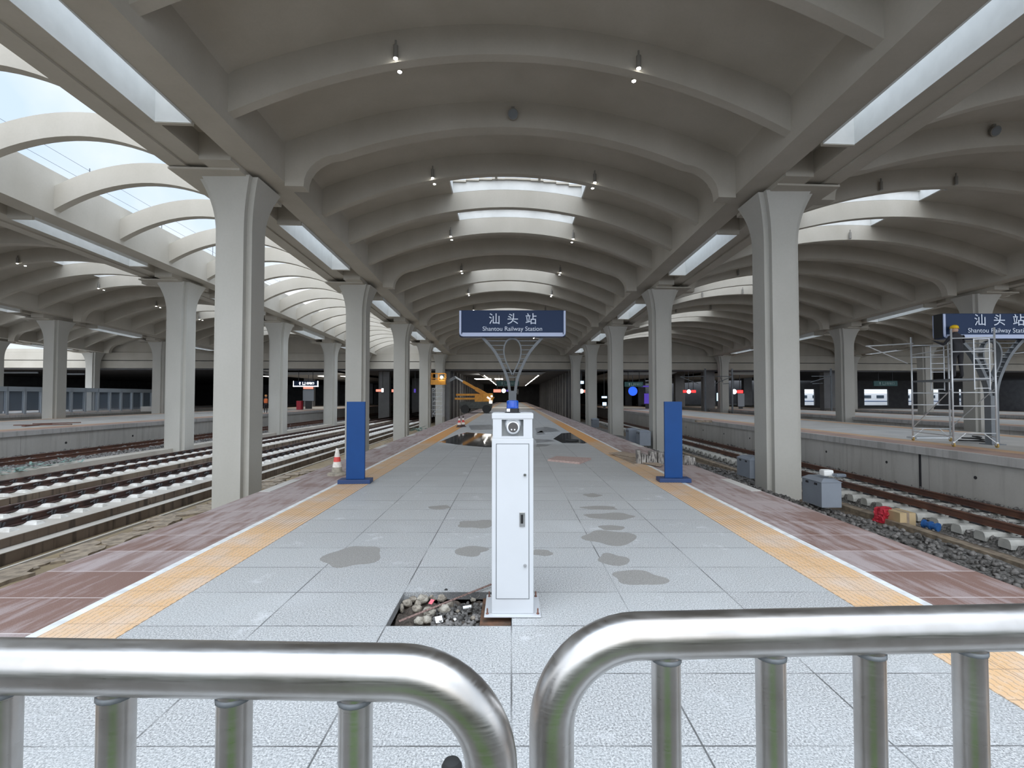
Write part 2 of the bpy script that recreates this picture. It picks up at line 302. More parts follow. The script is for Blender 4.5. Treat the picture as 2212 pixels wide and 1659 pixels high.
M = dict(
    floor=m_floor(), tactile=m_tactile(), red=m_red(), steel=m_steel(),
    whiteline=mat('white_line_stone', (0.70, 0.72, 0.72), 0.6, var=0.15, scale=9),
    lining=mat('skylit_white_lining', (0.66,0.67,0.66), 0.7, var=0.04),  # paler than the roof, so the colour adds to the skylight in the shafts
    roof=m_conc('roof_plaster', (0.41, 0.38, 0.325), (0.48, 0.45, 0.395)),
    column=m_conc('column_paint', (0.42, 0.41, 0.375), (0.475, 0.465, 0.43)),
    wallc=m_conc('platform_wall_concrete', (0.50, 0.485, 0.455), (0.60, 0.585, 0.555), seams=3.9, streak=0.12),
    coping=m_conc('platform_coping', (0.46, 0.45, 0.44), (0.58, 0.57, 0.56), streak=0.2),
    deck=m_conc('far_deck_stone', (0.46, 0.45, 0.43), (0.60, 0.58, 0.55)),
    deckred=mat('far_deck_edge_stone', (0.50, 0.35, 0.29), 0.7, col2=(0.34, 0.24, 0.21), scale=0.8),
    deckyel=mat('far_deck_tactile', (0.68, 0.46, 0.28), 0.7, col2=(0.55, 0.36, 0.24), scale=0.8),
    slab=m_conc('track_slab_concrete', (0.36, 0.33, 0.29), (0.48, 0.45, 0.40)),
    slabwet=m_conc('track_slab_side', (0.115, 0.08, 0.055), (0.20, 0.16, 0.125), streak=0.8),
    mud=mat('muddy_water', (0.31, 0.24, 0.15), 0.25, col2=(0.24, 0.19, 0.125), scale=0.8),
    mudrock=mat('dried_mud', (0.32, 0.26, 0.19), 0.9, col2=(0.15, 0.12, 0.09), scale=5, bump=0.8, bscale=14),
    ballast=mat('ballast_stone', (0.30, 0.29, 0.28), 0.9, col2=(0.10, 0.095, 0.09), scale=9, detail=2),
    ballastd=mat('dark_ballast_stone', (0.22, 0.21, 0.20), 0.85, col2=(0.035, 0.033, 0.03), scale=8, detail=2),
    ballastbed=mat('ballast_bed', (0.22, 0.21, 0.20), 0.95, col2=(0.04, 0.04, 0.035), scale=22, bump=1.0, bscale=24),
    earth=mat('brown_earth', (0.17, 0.13, 0.09), 0.95, col2=(0.07, 0.055, 0.04), scale=7, bump=0.8, bscale=22),
    rail=mat('rusty_rail', (0.085, 0.04, 0.03), 0.6, col2=(0.03, 0.018, 0.018), scale=2.5),
    railb=mat('brown_rail', (0.15, 0.07, 0.045), 0.55, col2=(0.09, 0.045, 0.035), scale=2.0),
    sleeper=mat('sleeper_concrete', (0.50, 0.50, 0.47), 0.8, col2=(0.36, 0.36, 0.34), scale=4, bump=0.2),
    pad=mat('white_cover', (0.66, 0.65, 0.62), 0.7, col2=(0.48, 0.46, 0.42), scale=6),
    clip=mat('dark_clip', (0.04, 0.04, 0.045), 0.5),
    white=mat('white_enamel', (0.54, 0.555, 0.575), 0.4, var=0.02, spec=0.3),
    white2=mat('white_plastic', (0.78, 0.80, 0.82), 0.35),
    grey_ins=mat('grey_niche_metal', (0.42, 0.44, 0.44), 0.4),
    seam=mat('door_seam', (0.12, 0.13, 0.14), 0.6),
    chrome=mat('chrome', (0.55, 0.55, 0.55), 0.2, metal=1.0),
    black=mat('black_plastic', (0.012, 0.012, 0.013), 0.35),
    rubber=mat('black_rubber', (0.02, 0.02, 0.02), 0.7),
    lensglass=mat('dark_lens', (0.02, 0.018, 0.018), 0.08),
    beacon=mat('blue_beacon_plastic', (0.01, 0.12, 0.62), 0.12, trans=0.55),
    beaconin=mat('blue_beacon_inner', (0.02, 0.22, 0.85), 0.3),
    bluepanel=mat('blue_painted_panel', (0.007, 0.052, 0.19), 0.5, var=0.05, spec=0.25),
    bluebase=mat('dark_blue_plinth', (0.012, 0.04, 0.13), 0.45),
    signblue=mat('sign_blue', (0.011, 0.030, 0.085), 0.5, spec=0.25),
    signwhite=mat('sign_white_trim', (0.45, 0.52, 0.72), 0.4),
    letter=mat('sign_lettering', (0.66, 0.73, 0.86), 0.4),
    signdark=mat('sign_end_black', (0.02, 0.022, 0.025), 0.5),
    post=mat('painted_steel_post', (0.15, 0.165, 0.18), 0.5, var=0.1),
    boxgrey=mat('grey_cabinet_paint', (0.235, 0.265, 0.31), 0.5, var=0.06, scale=2),
    boxdark=mat('dark_slot', (0.03, 0.03, 0.035), 0.6),
    conewhite=mat('cone_white', (0.72, 0.68, 0.62), 0.6, var=0.12, scale=20),
    conered=mat('cone_red', (0.62, 0.06, 0.05), 0.5),
    conebase=mat('cone_dirty_base', (0.30, 0.27, 0.22), 0.8, var=0.25, scale=15),
    conedark=mat('cone_dark', (0.07, 0.045, 0.04), 0.7),
    wood=mat('weathered_board', (0.42, 0.34, 0.26), 0.8, col2=(0.22, 0.17, 0.13), scale=6, stretch=(1, 6, 1)),
    slabpink=mat('pink_granite_offcut', (0.42, 0.31, 0.28), 0.7, var=0.15, scale=20),
    rubblecol=mat('crumbly_concrete', (0.38, 0.34, 0.28), 0.95, col2=(0.19, 0.165, 0.135), scale=22, bump=1.0, bscale=45),
    rubblelight=mat('pale_concrete_lump', (0.46, 0.43, 0.37), 0.95, col2=(0.24, 0.215, 0.175), scale=22, bump=1.0, bscale=45),
    darkcurb=mat('stained_curb', (0.42, 0.40, 0.37), 0.9, col2=(0.06, 0.055, 0.055), scale=9, stretch=(3,3,0.8), bump=0.5),
    soil=mat('pit_soil', (0.13, 0.105, 0.085), 0.95, col2=(0.05, 0.04, 0.033), scale=24, bump=1.0, bscale=60),
    brick=mat('brick_red_soil', (0.17, 0.085, 0.05), 0.9, col2=(0.07, 0.05, 0.035), scale=16),
    stripm=mat('rusty_strip', (0.30,0.20,0.17), 0.7, col2=(0.08,0.05,0.045), scale=90),
    rust=mat('rusty_steel', (0.20, 0.10, 0.075), 0.7, metal=0.3, var=0.3, scale=40),
    water=mat('wet_paving', (0.075, 0.078, 0.08), 0.04, var=0.15, scale=5),
    damp=mat('damp_paving', (0.22, 0.215, 0.20), 0.5, col2=(0.36, 0.35, 0.335), scale=90, detail=2),
    damprow=mat('damp_mottled_paving', (0.30, 0.31, 0.32), 0.4, col2=(0.14, 0.145, 0.15), scale=3, detail=4),
    redbag=mat('red_bag', (0.45, 0.02, 0.04), 0.5, var=0.2, scale=12),
    card=mat('cardboard', (0.50, 0.38, 0.22), 0.8, var=0.08),
    bluewrap=mat('blue_pipe', (0.02, 0.10, 0.30), 0.45, var=0.2, scale=15),
    net=mat('green_net', (0.20, 0.30, 0.27), 0.8, var=0.3, scale=20),
    pinkcard=mat('pink_card', (0.75, 0.16, 0.20), 0.6),
    whitebits=mat('white_scrap', (0.85, 0.86, 0.85), 0.5),
    orange=mat('orange_machine_paint', (0.62, 0.27, 0.03), 0.5, var=0.15, scale=4),
    darkmet=mat('dark_machine_metal', (0.06, 0.065, 0.06), 0.6, var=0.3, scale=5),
    alu=mat('aluminium_tube', (0.62, 0.64, 0.66), 0.42, metal=0.5, var=0.06),
    amber=mat('amber_caster', (0.36, 0.24, 0.06), 0.5),
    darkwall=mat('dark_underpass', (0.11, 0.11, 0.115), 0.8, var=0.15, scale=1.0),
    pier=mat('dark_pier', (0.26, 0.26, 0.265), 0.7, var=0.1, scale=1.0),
    lampbody=mat('lamp_housing', (0.22, 0.21, 0.19), 0.6),
    lampon=mat('lamp_lens_lit', (1, 1, 1), 0.4, emit=(1.0, 0.98, 0.92), es=28),
    lampoff=mat('lamp_lens_off', (0.35, 0.35, 0.35), 0.3),
    strip=mat('light_strip', (1, 1, 1), 0.4, emit=(1.0, 0.97, 0.9), es=2.5),
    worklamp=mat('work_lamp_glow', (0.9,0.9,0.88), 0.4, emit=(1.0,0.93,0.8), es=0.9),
    redled=mat('red_led', (0.3, 0.02, 0.02), 0.4, emit=(1.0, 0.02, 0.02), es=3.5),
    orangeled=mat('orange_led', (0.3, 0.1, 0.05), 0.4, emit=(1.0, 0.28, 0.2), es=1.2),
    blueled=mat('blue_led', (0.02, 0.05, 0.5), 0.4, emit=(0.01, 0.08, 1.0), es=1.6),
    clock=mat('clock_face_lit', (0.9, 0.9, 0.9), 0.4, emit=(0.95, 0.97, 1.0), es=3),
    cyanled=mat('pale_blue_led', (0.3, 0.5, 0.7), 0.4, emit=(0.45, 0.72, 1.0), es=2),
    purple=mat('purple_led', (0.1, 0.05, 0.3), 0.4, emit=(0.15, 0.08, 0.8), es=0.35),
    greensign=mat('dark_green_sign', (0.02, 0.12, 0.12), 0.4),
    signtxt=mat('pale_sign_text', (0.45, 0.60, 0.58), 0.4),
    frost=mat('glass_barrier', (0.22, 0.27, 0.33), 0.1, spec=0.8, alpha=0.45),
    frame=mat('barrier_frame', (0.34, 0.38, 0.42), 0.4),
    cpanel=mat('platform_ceiling_panel', (0.33, 0.32, 0.30), 0.6),
    skin=mat('skin', (0.45, 0.28, 0.20), 0.6), dark_cloth=mat('dark_cloth', (0.03, 0.03, 0.035), 0.9),
    vest=mat('orange_vest', (0.85, 0.20, 0.06), 0.7), helmet=mat('yellow_helmet', (0.75, 0.48, 0.02), 0.35),
    helmeto=mat('orange_helmet', (0.8, 0.35, 0.1), 0.35),
    greenclad=mat('grass_green', (0.07, 0.15, 0.015), 0.9, var=0.4, scale=3),
    asphalt=mat('dark_asphalt', (0.13, 0.12, 0.11), 0.9, var=0.2),
    trunk=mat('tree_bark', (0.10, 0.07, 0.05), 0.9),
    train=mat('white_train_paint', (0.80, 0.82, 0.84), 0.35), trainwin=mat('train_window', (0.05, 0.07, 0.09), 0.1),
)
#@@BODY@@
# ================================================================== PLATFORM
Y0P, Y1P = 0.3, 150.0
XI, XT, XW, XE = 2.70, 3.255, 3.34, 4.39     # paving, tactile, white line, edge
PX0, PX1, PY0, PY1 = -TW, 0.0, TY0, TY0+TD   # the missing paving slab
b = MB()
for a in ((-XI,PX0,Y0P,Y1P),(PX1,XI,Y0P,Y1P),(PX0,PX1,Y0P,PY0),(PX0,PX1,PY1,Y1P)):
    b.box((a[0],a[2],-0.06),(a[1],a[3],0))
struct(b.build('floor', M['floor']))
b = MB().box((-XI,Y0P,-0.35),(XI,Y1P,-0.22)); struct(b.build('floor_bed', M['soil']))
for i, s in enumerate((-1, 1)):
    x = sorted((s*XI, s*XT)); struct(MB().box((x[0],Y0P,-0.06),(x[1],Y1P,0.004)).build('trim_%d' % (i+1), M['tactile']))
    x = sorted((s*XT, s*XW)); struct(MB().box((x[0],Y0P,-0.06),(x[1],Y1P,0.001)).build('trim_%d' % (i+3), M['whiteline']))
    x = sorted((s*XW, s*XE)); struct(MB().box((x[0],Y0P,-0.06),(x[1],Y1P,0.0)).build('trim_%d' % (i+5), M['red']))
    x = sorted((s*(XE-0.01), s*(XE-0.25))); struct(MB().box((x[0],Y0P,-2.0),(x[1],Y1P,-0.06)).build('wall_platform_%s' % ('left','right')[i], M['wallc']))
    x = sorted((s*(XE-0.25), s*XI)); struct(MB().box((x[0],Y0P,-0.2),(x[1],Y1P,-0.06)).build('floor_edge_bed', M['soil']))
# pale coping patches along the edges beside the columns
for s, yy in ((-1, 8.55), (1, 8.6), (-1, 15.6), (1, 16.2), (-1, 20.4)):
    x = sorted((s*(XE-0.012), s*(XE-0.2)))
    tag(MB().box((x[0], yy, 0.0), (x[1], yy+1.25, 0.006)).build('cement_patch', M['deck']),
        'pale cement patch along the %s edge of the central platform, about %s column' % ('left' if s < 0 else 'right', 'beside the nearest' if yy < 10 else ('beside the second' if yy < 20 else 'before the third')), 'patch')

def rr(n): return random.uniform(-n, n)
def blob(cx, cy, rx, ry, n=36, wob=0.12, seed=0, rot=0):
    r = random.Random(seed); ph = [r.uniform(0, 6.28) for _ in range(4)]; am = [r.uniform(0.3, 1)*wob for _ in range(4)]
    P = []
    for k in range(n):
        a = 2*math.pi*k/n; q = 1+sum(am[i]*math.sin((i+2)*a+ph[i]) for i in range(4))
        x, y = rx*q*math.cos(a), ry*q*math.sin(a)
        P.append((cx+x*math.cos(rot)-y*math.sin(rot), cy+x*math.sin(rot)+y*math.cos(rot)))
    return P
def flat(name, poly, z0, z1, m, label, cat, group=None):
    return tag(MB().prism(poly, z0, z1).build(name, m), label, cat, group)
# damp marks in the pixel frame: (px, py, half width px, half height px)
for i, (px, py, hw, hh, what) in enumerate([
    (950, 1096, 25, 4, 'small damp oval at a paving joint left of the white camera post'),
    (1031, 1132, 40, 9, 'long damp mark just left of the white camera post at handle height'),
    (1017, 1190, 34, 11, 'rounded damp mark left of the white camera post above the rubble pit'),
    (763, 1201, 56, 24, 'large triangular damp patch left of the rubble pit'),
    (1280, 1070, 18, 4, 'small damp oval furthest up the paving right of the camera post'),
    (1295, 1097, 40, 4, 'thin damp streak on the paving right of the camera post'),
    (1318, 1115, 54, 7, 'wide shallow damp mark right of the camera post'),
    (1321, 1140, 26, 6, 'small ragged damp mark above the large half-round one'),
    (1318, 1161, 54, 16, 'large half-round damp mark right of the camera post'),
    (1325, 1209, 32, 13, 'slanted damp mark between the half-round mark and the oval one'),
    (1380, 1248, 56, 16, 'big oval damp mark nearest the barrier on the right'),
    (1170, 1194, 23, 7, 'damp mark partly hidden behind the camera post on its right')]):
    c = onz(px, py); rx = hw*c.y/FPX; ry = abs(onz(px, py-hh).y - onz(px, py+hh).y)/2
    flat('damp_patch', blob(c.x, c.y, rx, ry, seed=i, wob=0.10), 0.0, 0.0012, M['damp'], what, 'damp patch')
def quad(pts): return [tuple(onz(*p)[:2]) for p in pts]
flat('puddle', quad([(1008,934),(985,940),(948,955),(1000,962),(1050,966),(1064,966),(1064,938)]), 0, 0.002, M['water'],
     'dark mirror-like puddle in front of the two far traffic cones', 'puddle')
flat('puddle', quad([(1213,936),(1240,934),(1262,944),(1280,955),(1262,958),(1215,957),(1195,948)]), 0, 0.002, M['water'],
     'bluish mirror-like puddle beside the right tactile strip', 'puddle')
for i, (q, w) in enumerate([
    ([(1012,919),(1060,917),(1066,921),(1066,928),(1018,929)], 'damp brownish slab area behind the far puddle, left of the camera post'),
    ([(1013,953),(1040,950),(1060,953),(1058,962),(1030,963),(1005,957)], 'damp streaks between the puddle and the camera post'),
    ([(1155,925),(1180,922),(1200,926),(1210,932),(1160,935)], 'damp slabs just past the camera post on its right'),
    ([(1157,936),(1170,930),(1178,938),(1160,940)], 'dark damp triangle right beside the head of the camera post'),
    ([(1155,948),(1190,950),(1200,953),(1160,957)], 'thin damp streak right of the camera post door top'),
    ([(1160,959),(1192,960),(1180,964),(1158,965)], 'short damp streak low beside the camera post head')]):
    flat('damp_slab', quad(q), 0, 0.0015, M['damprow'], w, 'damp patch')
# ================================================================== GROUND AND TRACKS
MUD = -1.88
struct(MB().box((-10.6,-3,MUD-0.2),(-XE+0.2,150,MUD)).build('ground_left', M['mud']))
struct(MB().box((-120,-60,-2.6),(120,170,-2.4)).build('ground_base', M['earth']))
struct(MB().box((XE-0.2,-3,-2.2),(10.3,150,-1.62)).build('ground_right', M['earth']))
# dried mud heaps along the slab
b = MB()
for k in range(40):
    y = 7+k*0.42; x = -9.75+rr(0.35)
    P = blob(x, y, 0.32+rr(0.1), 0.4, n=12, seed=100+k, wob=0.2); b.prism(P, MUD-0.05, MUD+0.02+random.random()*0.05)
tag(b.build('dried_mud', M['mudrock']), 'crusted dried mud and puddles along the foot of the left track slab', 'mud', kind='stuff')
tag(MB().box((-10.34,2,MUD-0.02),(-10.27,62,MUD+0.05)).build('drain_kerb', M['slab']), 'thin pale kerb along the foot of the left track slab', 'kerb')
# base slab and track slabs (left)
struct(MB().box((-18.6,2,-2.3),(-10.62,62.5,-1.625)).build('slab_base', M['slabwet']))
struct(MB().box((-18.6,2,-1.625),(-10.60,62.5,-1.61)).build('slab_base_top', M['slab']))
def slab(x0, x1, name, lab):
    for k in range(10):
        y0 = 3.2+k*6.0-0.25; y1 = y0+5.94
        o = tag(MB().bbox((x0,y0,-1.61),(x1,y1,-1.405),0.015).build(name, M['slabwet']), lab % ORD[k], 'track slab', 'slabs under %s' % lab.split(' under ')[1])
        tp = MB().box((x0+0.01,y0+0.01,-1.41),(x1-0.01,y1-0.01,-1.40)).build('top_surface', M['slab'], o)
slab(-14.0, -10.92, 'track_slab', '%s concrete slab under the left track next to the central platform')
slab(-17.95, -15.15, 'track_slab', '%s concrete slab under the left track farther from the central platform')
struct(MB().box((-18.7,2,-2.3),(-18.0,62.5,-1.10)).build('trim_20', M['slab']))
RP = [(-0.075,0),(0.075,0),(0.075,0.014),(0.012,0.035),(0.012,0.132),(0.036,0.145),(0.036,0.172),(0.03,0.178),(-0.03,0.178),(-0.036,0.172),(-0.036,0.145),(-0.012,0.132),(-0.012,0.035),(-0.075,0.014)]
def rail(x, ztop, m, label, y0=1.0, y1=110):
    b = MB(); n = len(RP); vs = [(x+px*1.15, y0, ztop-0.178+pz) for px, pz in RP]+[(x+px*1.15, y1, ztop-0.178+pz) for px, pz in RP]
    b.add(vs, [tuple(range(n)), tuple(range(n,2*n))]+[(i,(i+1)%n,(i+1)%n+n,i+n) for i in range(n)])
    return tag(b.build('rail', m), label, 'rail')
ZR = -1.20
LR = [(-11.75,'nearest to the central platform on the left'),(-13.2,'second from the central platform on the left'),
      (-15.9,'third from the central platform on the left'),(-17.32,'fourth from the central platform, beside the pale ledge'),
      (-20.95,'on the ballast just beyond the pale ledge on the left'),(-22.4,'right under the wall of the left platform')]
for x, w in LR: rail(x, ZR if x > -19 else -1.06, M['rail'] if x > -19 else M['railb'], 'dark rusty rail '+w)
rail(11.22, ZR, M['railb'], 'brown rusty rail on the sleepers nearer the central platform')
rail(12.66, ZR, M['railb'], 'brown rusty rail nearer the wall of the right platform')
rail(24.0, ZR, M['rail'], 'dark rail beyond the right platform, nearer one'); rail(25.4, ZR, M['rail'], 'dark rail beyond the right platform, farther one')
# rail fastenings with white covers on the slabs
def fastener():
    b = MB()
    b.add([(-0.17,-0.125,0),(0.17,-0.125,0),(0.17,0.125,0),(-0.17,0.125,0),(-0.11,-0.055,0.075),(0.11,-0.055,0.075),(0.11,0.055,0.075),(-0.11,0.055,0.075)],
          [(0,3,2,1),(4,5,6,7),(0,1,5,4),(1,2,6,5),(2,3,7,6),(3,0,4,7)])
    o = b.build('rail_fastening', M['pad'])
    c = MB()
    for sy in (-1, 1):
        c.tube([(-0.15,sy*0.02,0.07),(-0.12,sy*0.06,0.17),(-0.20,sy*0.09,0.13)],0.02,6)
    c.tube([(-0.16,0,0.03),(-0.16,0,0.19)],0.022,6)
    c.build('spring_clip', M['clip'], o); MB().box((-0.33,-0.09,0.0),(-0.22,0.09,0.035)).build('foot_plate', M['pad'], o)
    return o
f0 = None
for ri, (x, w) in enumerate(LR[:4]):
    n = 74 if ri < 2 else 66
    y = 10.6 if ri < 2 else 14.5
    for k in range(n):
        lab = 'white-covered rail fastening in the line beside the rail ' + ['nearest to the central platform', 'second from the central platform', 'third from the central platform', 'fourth from the central platform'][ri]
        if f0 is None: o = f0 = tag(fastener(), lab, 'rail fastening', 'fastenings along rail %s' % ORD[ri])
        elif y < 30: o = dup(f0, label=lab, group='fastenings along the %s rail' % ORD[ri])
        else:
            o = f0.copy(); C.objects.link(o); o['label'] = lab
        o['group'] = 'fastenings along the %s rail on the left' % ORD[ri]
        o.location = (x+0.29, y, -1.40); y += 0.63
# ledge litter: green netting
for k, (px, py, s) in enumerate([(20,1022,0.5),(45,1019,0.4),(82,1013,0.45),(155,1005,0.35),(183,1000,0.3)]):
    c = onz(px, py, -1.1); c.x = min(c.x, -18.3); b = MB()
    for j in range(14):
        p = Vector((c.x+rr(s*0.7), c.y+rr(s), -1.09+random.random()*0.18)); q = p+Vector((rr(s*0.7), rr(s*0.7), rr(0.1))); q.z = max(q.z, -1.08)
        b.bar(p, q, 0.07, 0.006)
    tag(b.build('green_netting', M['net']), 'crumpled green netting on the pale ledge beyond the left tracks, %s along' % ORD[k], 'netting')
# sleepers on the right
sb = MB()
prof = [(-0.14,0),(0.14,0),(0.14,0.09),(0.115,0.17),(0.085,0.20),(-0.085,0.20),(-0.115,0.17),(-0.14,0.09)]
n = len(prof); X0, X1 = -1.32, 1.30
sb.add([(X0,px,pz) for px, pz in prof]+[(X0+0.5,px*0.98,pz*0.97) for px, pz in prof]+[(0,px*0.86,pz*0.8) for px, pz in prof]+[(X1-0.5,px*0.98,pz*0.97) for px, pz in prof]+[(X1,px,pz) for px, pz in prof],
       [tuple(range(n)), tuple(range(4*n,5*n))]+[(j*n+i,j*n+(i+1)%n,(j+1)*n+(i+1)%n,(j+1)*n+i) for j in range(4) for i in range(n)])
s0 = sb.build('sleeper', M['sleeper']); MB().box((-0.86,-0.09,0.19),(-0.60,0.09,0.235)).build('rail_seat', M['clip'], s0); MB().box((0.58,-0.09,0.19),(0.84,0.09,0.235)).build('rail_seat', M['clip'], s0)
for k in range(90):
    o = s0 if k == 0 else (dup(s0) if k < 30 else s0.copy())
    if k >= 30: C.objects.link(o)
    o.location = (11.94+rr(0.03), 8.2+k*0.6, -1.60); o.rotation_euler = (0,0,rr(0.01))
    tag(o, 'concrete sleeper under the two brown rails in front of the right platform', 'sleeper', 'sleepers of the right track')
# ---- loose stone scatter
ICO_V = []; 
def _ico():
    bm = bmesh.new(); bmesh.ops.create_icosphere(bm, subdivisions=1, radius=1.0)
    V = np.array([v.co[:] for v in bm.verts]); F = np.array([[v.index for v in f.verts] for f in bm.faces]); bm.free(); return V, F
IV, IF = _ico()
def scatter(name, n, fn, size, m, label, cat='ballast'):
    """fn(n) -> array of centres; one heap of loose stones nobody could count"""
    P = fn(n); V = []; F = []
    for i in range(len(P)):
        s = size*(0.45+rng.random()*0.9)*np.array([1, 0.55+rng.random()*0.5, 0.4+rng.random()*0.4])
        a, bb = rng.random(2)*6.28
        Rz = np.array([[math.cos(a),-math.sin(a),0],[math.sin(a),math.cos(a),0],[0,0,1]]); Rx = np.array([[1,0,0],[0,math.cos(bb),-math.sin(bb)],[0,math.sin(bb),math.cos(bb)]])
        v = (IV*(0.75+0.5*rng.random(IV.shape[0]))[:,None]*s)@Rx.T@Rz.T+P[i]
        V.append(v); F.append(IF+12*i)
    o = fastmesh(name, np.concatenate(V), np.concatenate(F), m); tag(o, label, cat, kind='stuff'); return o
def region(x0, x1, y0, y1, zf, power=1.6):
    def fn(n):
        u = rng.random(n); y = y0+(y1-y0)*u**power; x = x0+(x1-x0)*rng.random(n)
        return np.stack([x, y, np.array([zf(a, c) for a, c in zip(x, y)])], 1)
    return fn
def zr(x, y):   # ballast surface between the platform and the right track
    if x < 9.7:
        t = (x-XE)/(9.7-XE); base = -1.22-0.38*t+0.10*math.sin(x*2.1+y*0.7)
        base += 0.28*math.exp(-((x-6.9)/1.1)**2)*(1 if y > 11.5 else 0.3)
        return base
    if x < 10.7: return -1.62
    if x < 13.4: return -1.46
    return -1.42+min(0.2, (x-13.3)*0.3)
def strip_mesh(name, xs, y0, y1, ny, zf, m, label):
    V = []; F = []
    ys = [y0+(y1-y0)*j/ny for j in range(ny+1)]
    for y in ys:
        for x in xs: V.append((x, y, zf(x, y)+rr(0.012)))
    k = len(xs)
    for j in range(ny):
        for i in range(k-1): F.append((j*k+i, j*k+i+1, (j+1)*k+i+1, (j+1)*k+i))
    return tag(fastmesh(name, V, F, m), label, 'ballast', kind='stuff')
strip_mesh('ballast_bed', [4.2+i*0.25 for i in range(23)], 3, 62, 180, lambda x, y: zr(x, y)-0.03, M['ballastbed'], 'dark stone ballast bank between the central platform and the right track')
strip_mesh('track_ballast_bed', [9.9+i*0.25 for i in range(4)]+[10.75+i*0.3 for i in range(10)], 3, 62, 120, lambda x, y: zr(x, y)-0.04, M['ballastbed'], 'grey ballast under and between the right track sleepers')
scatter('loose_ballast', 5200, region(4.4, 9.3, 6, 30, zr, 1.5), 0.065, M['ballastd'], 'dark loose ballast stones beside the right edge of the central platform')
scatter('track_ballast', 6500, lambda n: np.concatenate([region(11.35, 12.5, 8, 45, lambda x, y: zr(x,y), 1.6)(n//2), region(12.75, 13.5, 8, 45, lambda x, y: zr(x,y)+0.03, 1.6)(n//3), region(10.0, 11.1, 8, 30, lambda x, y: zr(x,y)-0.05, 1.6)(n//8)]), 0.055, M['ballast'], 'grey loose ballast stones between the rails of the right track')
tag(MB().box((9.62,6,-1.66),(9.86,36,-1.50),).build('kerb_beam', M['mudrock']), 'long earth-coloured kerb running beside the sleeper ends of the right track', 'kerb')
struct(MB().box((-23.8,2,-2.3),(-18.85,62,-1.24)).build('ground_ballast_left', M['ballastbed']))
scatter('far_track_ballast', 4200, lambda n: np.concatenate([region(-20.6,-18.9,16,50,lambda x,y:-1.20,1.5)(n//2), region(-23.5,-22.6,18,50,lambda x,y:-1.18,1.5)(n//3), region(-22.2,-21.1,18,50,lambda x,y:-1.21,1.5)(n//6)]), 0.075, M['ballast'], 'loose ballast around the track under the left platform wall')
# ================================================================== SIDE PLATFORMS
def side_platform(tagname, x0, x1, s, y0, y1, words):
    # s: side on which the visible wall faces (towards the camera)
    face = x0 if s > 0 else x1
    a = sorted((face+(-s)*(-0.12), face-s*(-0.4)))
    struct(MB().box((min(x0,x1)+0.15, y0, -2.2), (max(x0,x1)-0.15, y1, -0.17)).build('wall_%s_platform' % tagname, M['wallc']))
    struct(MB().box((min(x0,x1), y0, -0.16), (max(x0,x1), y1, -0.0)).build('floor_%s_platform' % tagname, M['deck']))
    e0 = min(x0,x1) if s > 0 else max(x0,x1)
    d = 1 if s > 0 else -1
    w = sorted((e0-0.02*d, e0+0.14*d)); struct(MB().box((w[0],y0,-0.24),(w[1],y1,0.002)).build('trim_%s_coping' % tagname, M['coping']))
    w = sorted((e0+0.14*d, e0+1.15*d)); struct(MB().box((w[0],y0,-0.05),(w[1],y1,0.004)).build('trim_%s_red' % tagname, M['deckred']))
    w = sorted((e0+1.2*d, e0+1.8*d)); struct(MB().box((w[0],y0,-0.05),(w[1],y1,0.005)).build('trim_%s_tactile' % tagname, M['deckyel']))
    f0 = max(x0,x1) if s > 0 else min(x0,x1)
    w = sorted((f0-0.3*d, f0-1.15*d)); struct(MB().box((w[0],y0,-0.05),(w[1],y1,0.004)).build('trim_%s_back' % tagname, M['deckyel']))
side_platform('right', 13.45, 21.7, 1, 4, 110, '')
side_platform('left', -23.6, -34.9, -1, 14, 110, '')
side_platform('far_right', 28.0, 37.0, 1, 14, 110, '')
side_platform('outer_right', 44.5, 56.0, 1, 20, 110, '')
side_platform('outer_left', -45.0, -58.0, -1, 25, 110, '')
# weep holes and joints on the platform walls
for k in range(9):
    y = 11.0+k*3.4
    tag(MB().lathe([(0.05,0),(0.05,0.02)],(13.59,y,-0.72),10,Matrix.Rotation(math.pi/2,3,'Y')).build('weep_hole', M['boxdark']), 'round weep hole in the wall of the right platform', 'weep hole', 'weep holes in the right platform wall')
for k in range(7):
    y = 17.0+k*4.6
    tag(MB().lathe([(0.06,0),(0.06,0.02)],(-23.74,y,-0.8),10,Matrix.Rotation(math.pi/2,3,'Y')).build('weep_hole', M['boxdark']), 'round weep hole in the wall of the left platform', 'weep hole', 'weep holes in the left platform wall')
tag(MB().box((13.575,16.3,-1.42),(13.60,16.37,-0.24)).build('wall_joint', M['boxdark']), 'dark wet expansion joint in the right platform wall', 'joint')
# ================================================================== ROOF
ZA, MY, SK = 8.71, 0.036, 0.056
def T(x, y, z):
    # the roof grid: cross lines run slightly askew to the platform and the roof falls gently away
    Y = y+SK*x
    return (x+0.15-0.0115*(y-15.5), Y, ZA-MY*Y+z+max(0.0, Y-45)*0.026)
YC = [2.9, 15.6, 27.7, 39.2, 50.6, 62.0]
Y_END, Y_START = 63.4, 1.7
ROWS = [-50.2, -34.6, -18.05, -8.56, 8.56, 27.9, 45.2, 62.3, 79.4]
BH = 1.395
VAULTS = [(-50.2+BH,-34.6-BH,'outer left'),(-34.6+BH,-18.05-BH,'left'),(-8.56+BH,8.56-BH,'central'),(8.56+BH,27.9-BH,'right'),(27.9+BH,45.2-BH,'far right'),(45.2+BH,62.3-BH,'outermost right'),(62.3+BH,79.4-BH,'last right')]
OPEN = (-18.05+BH,-8.56-BH)
class TB(MB):
    def done(s, *a, **k):
        s.v = [T(*p) for p in s.v]; return s.build(*a, **k)
def cross(a, b2): return [(a,-b2),(a,-a),(b2,-a),(b2,a),(a,a),(a,b2),(-a,b2),(-a,a),(-b2,a),(-b2,-a),(-a,-a),(-a,-b2)]
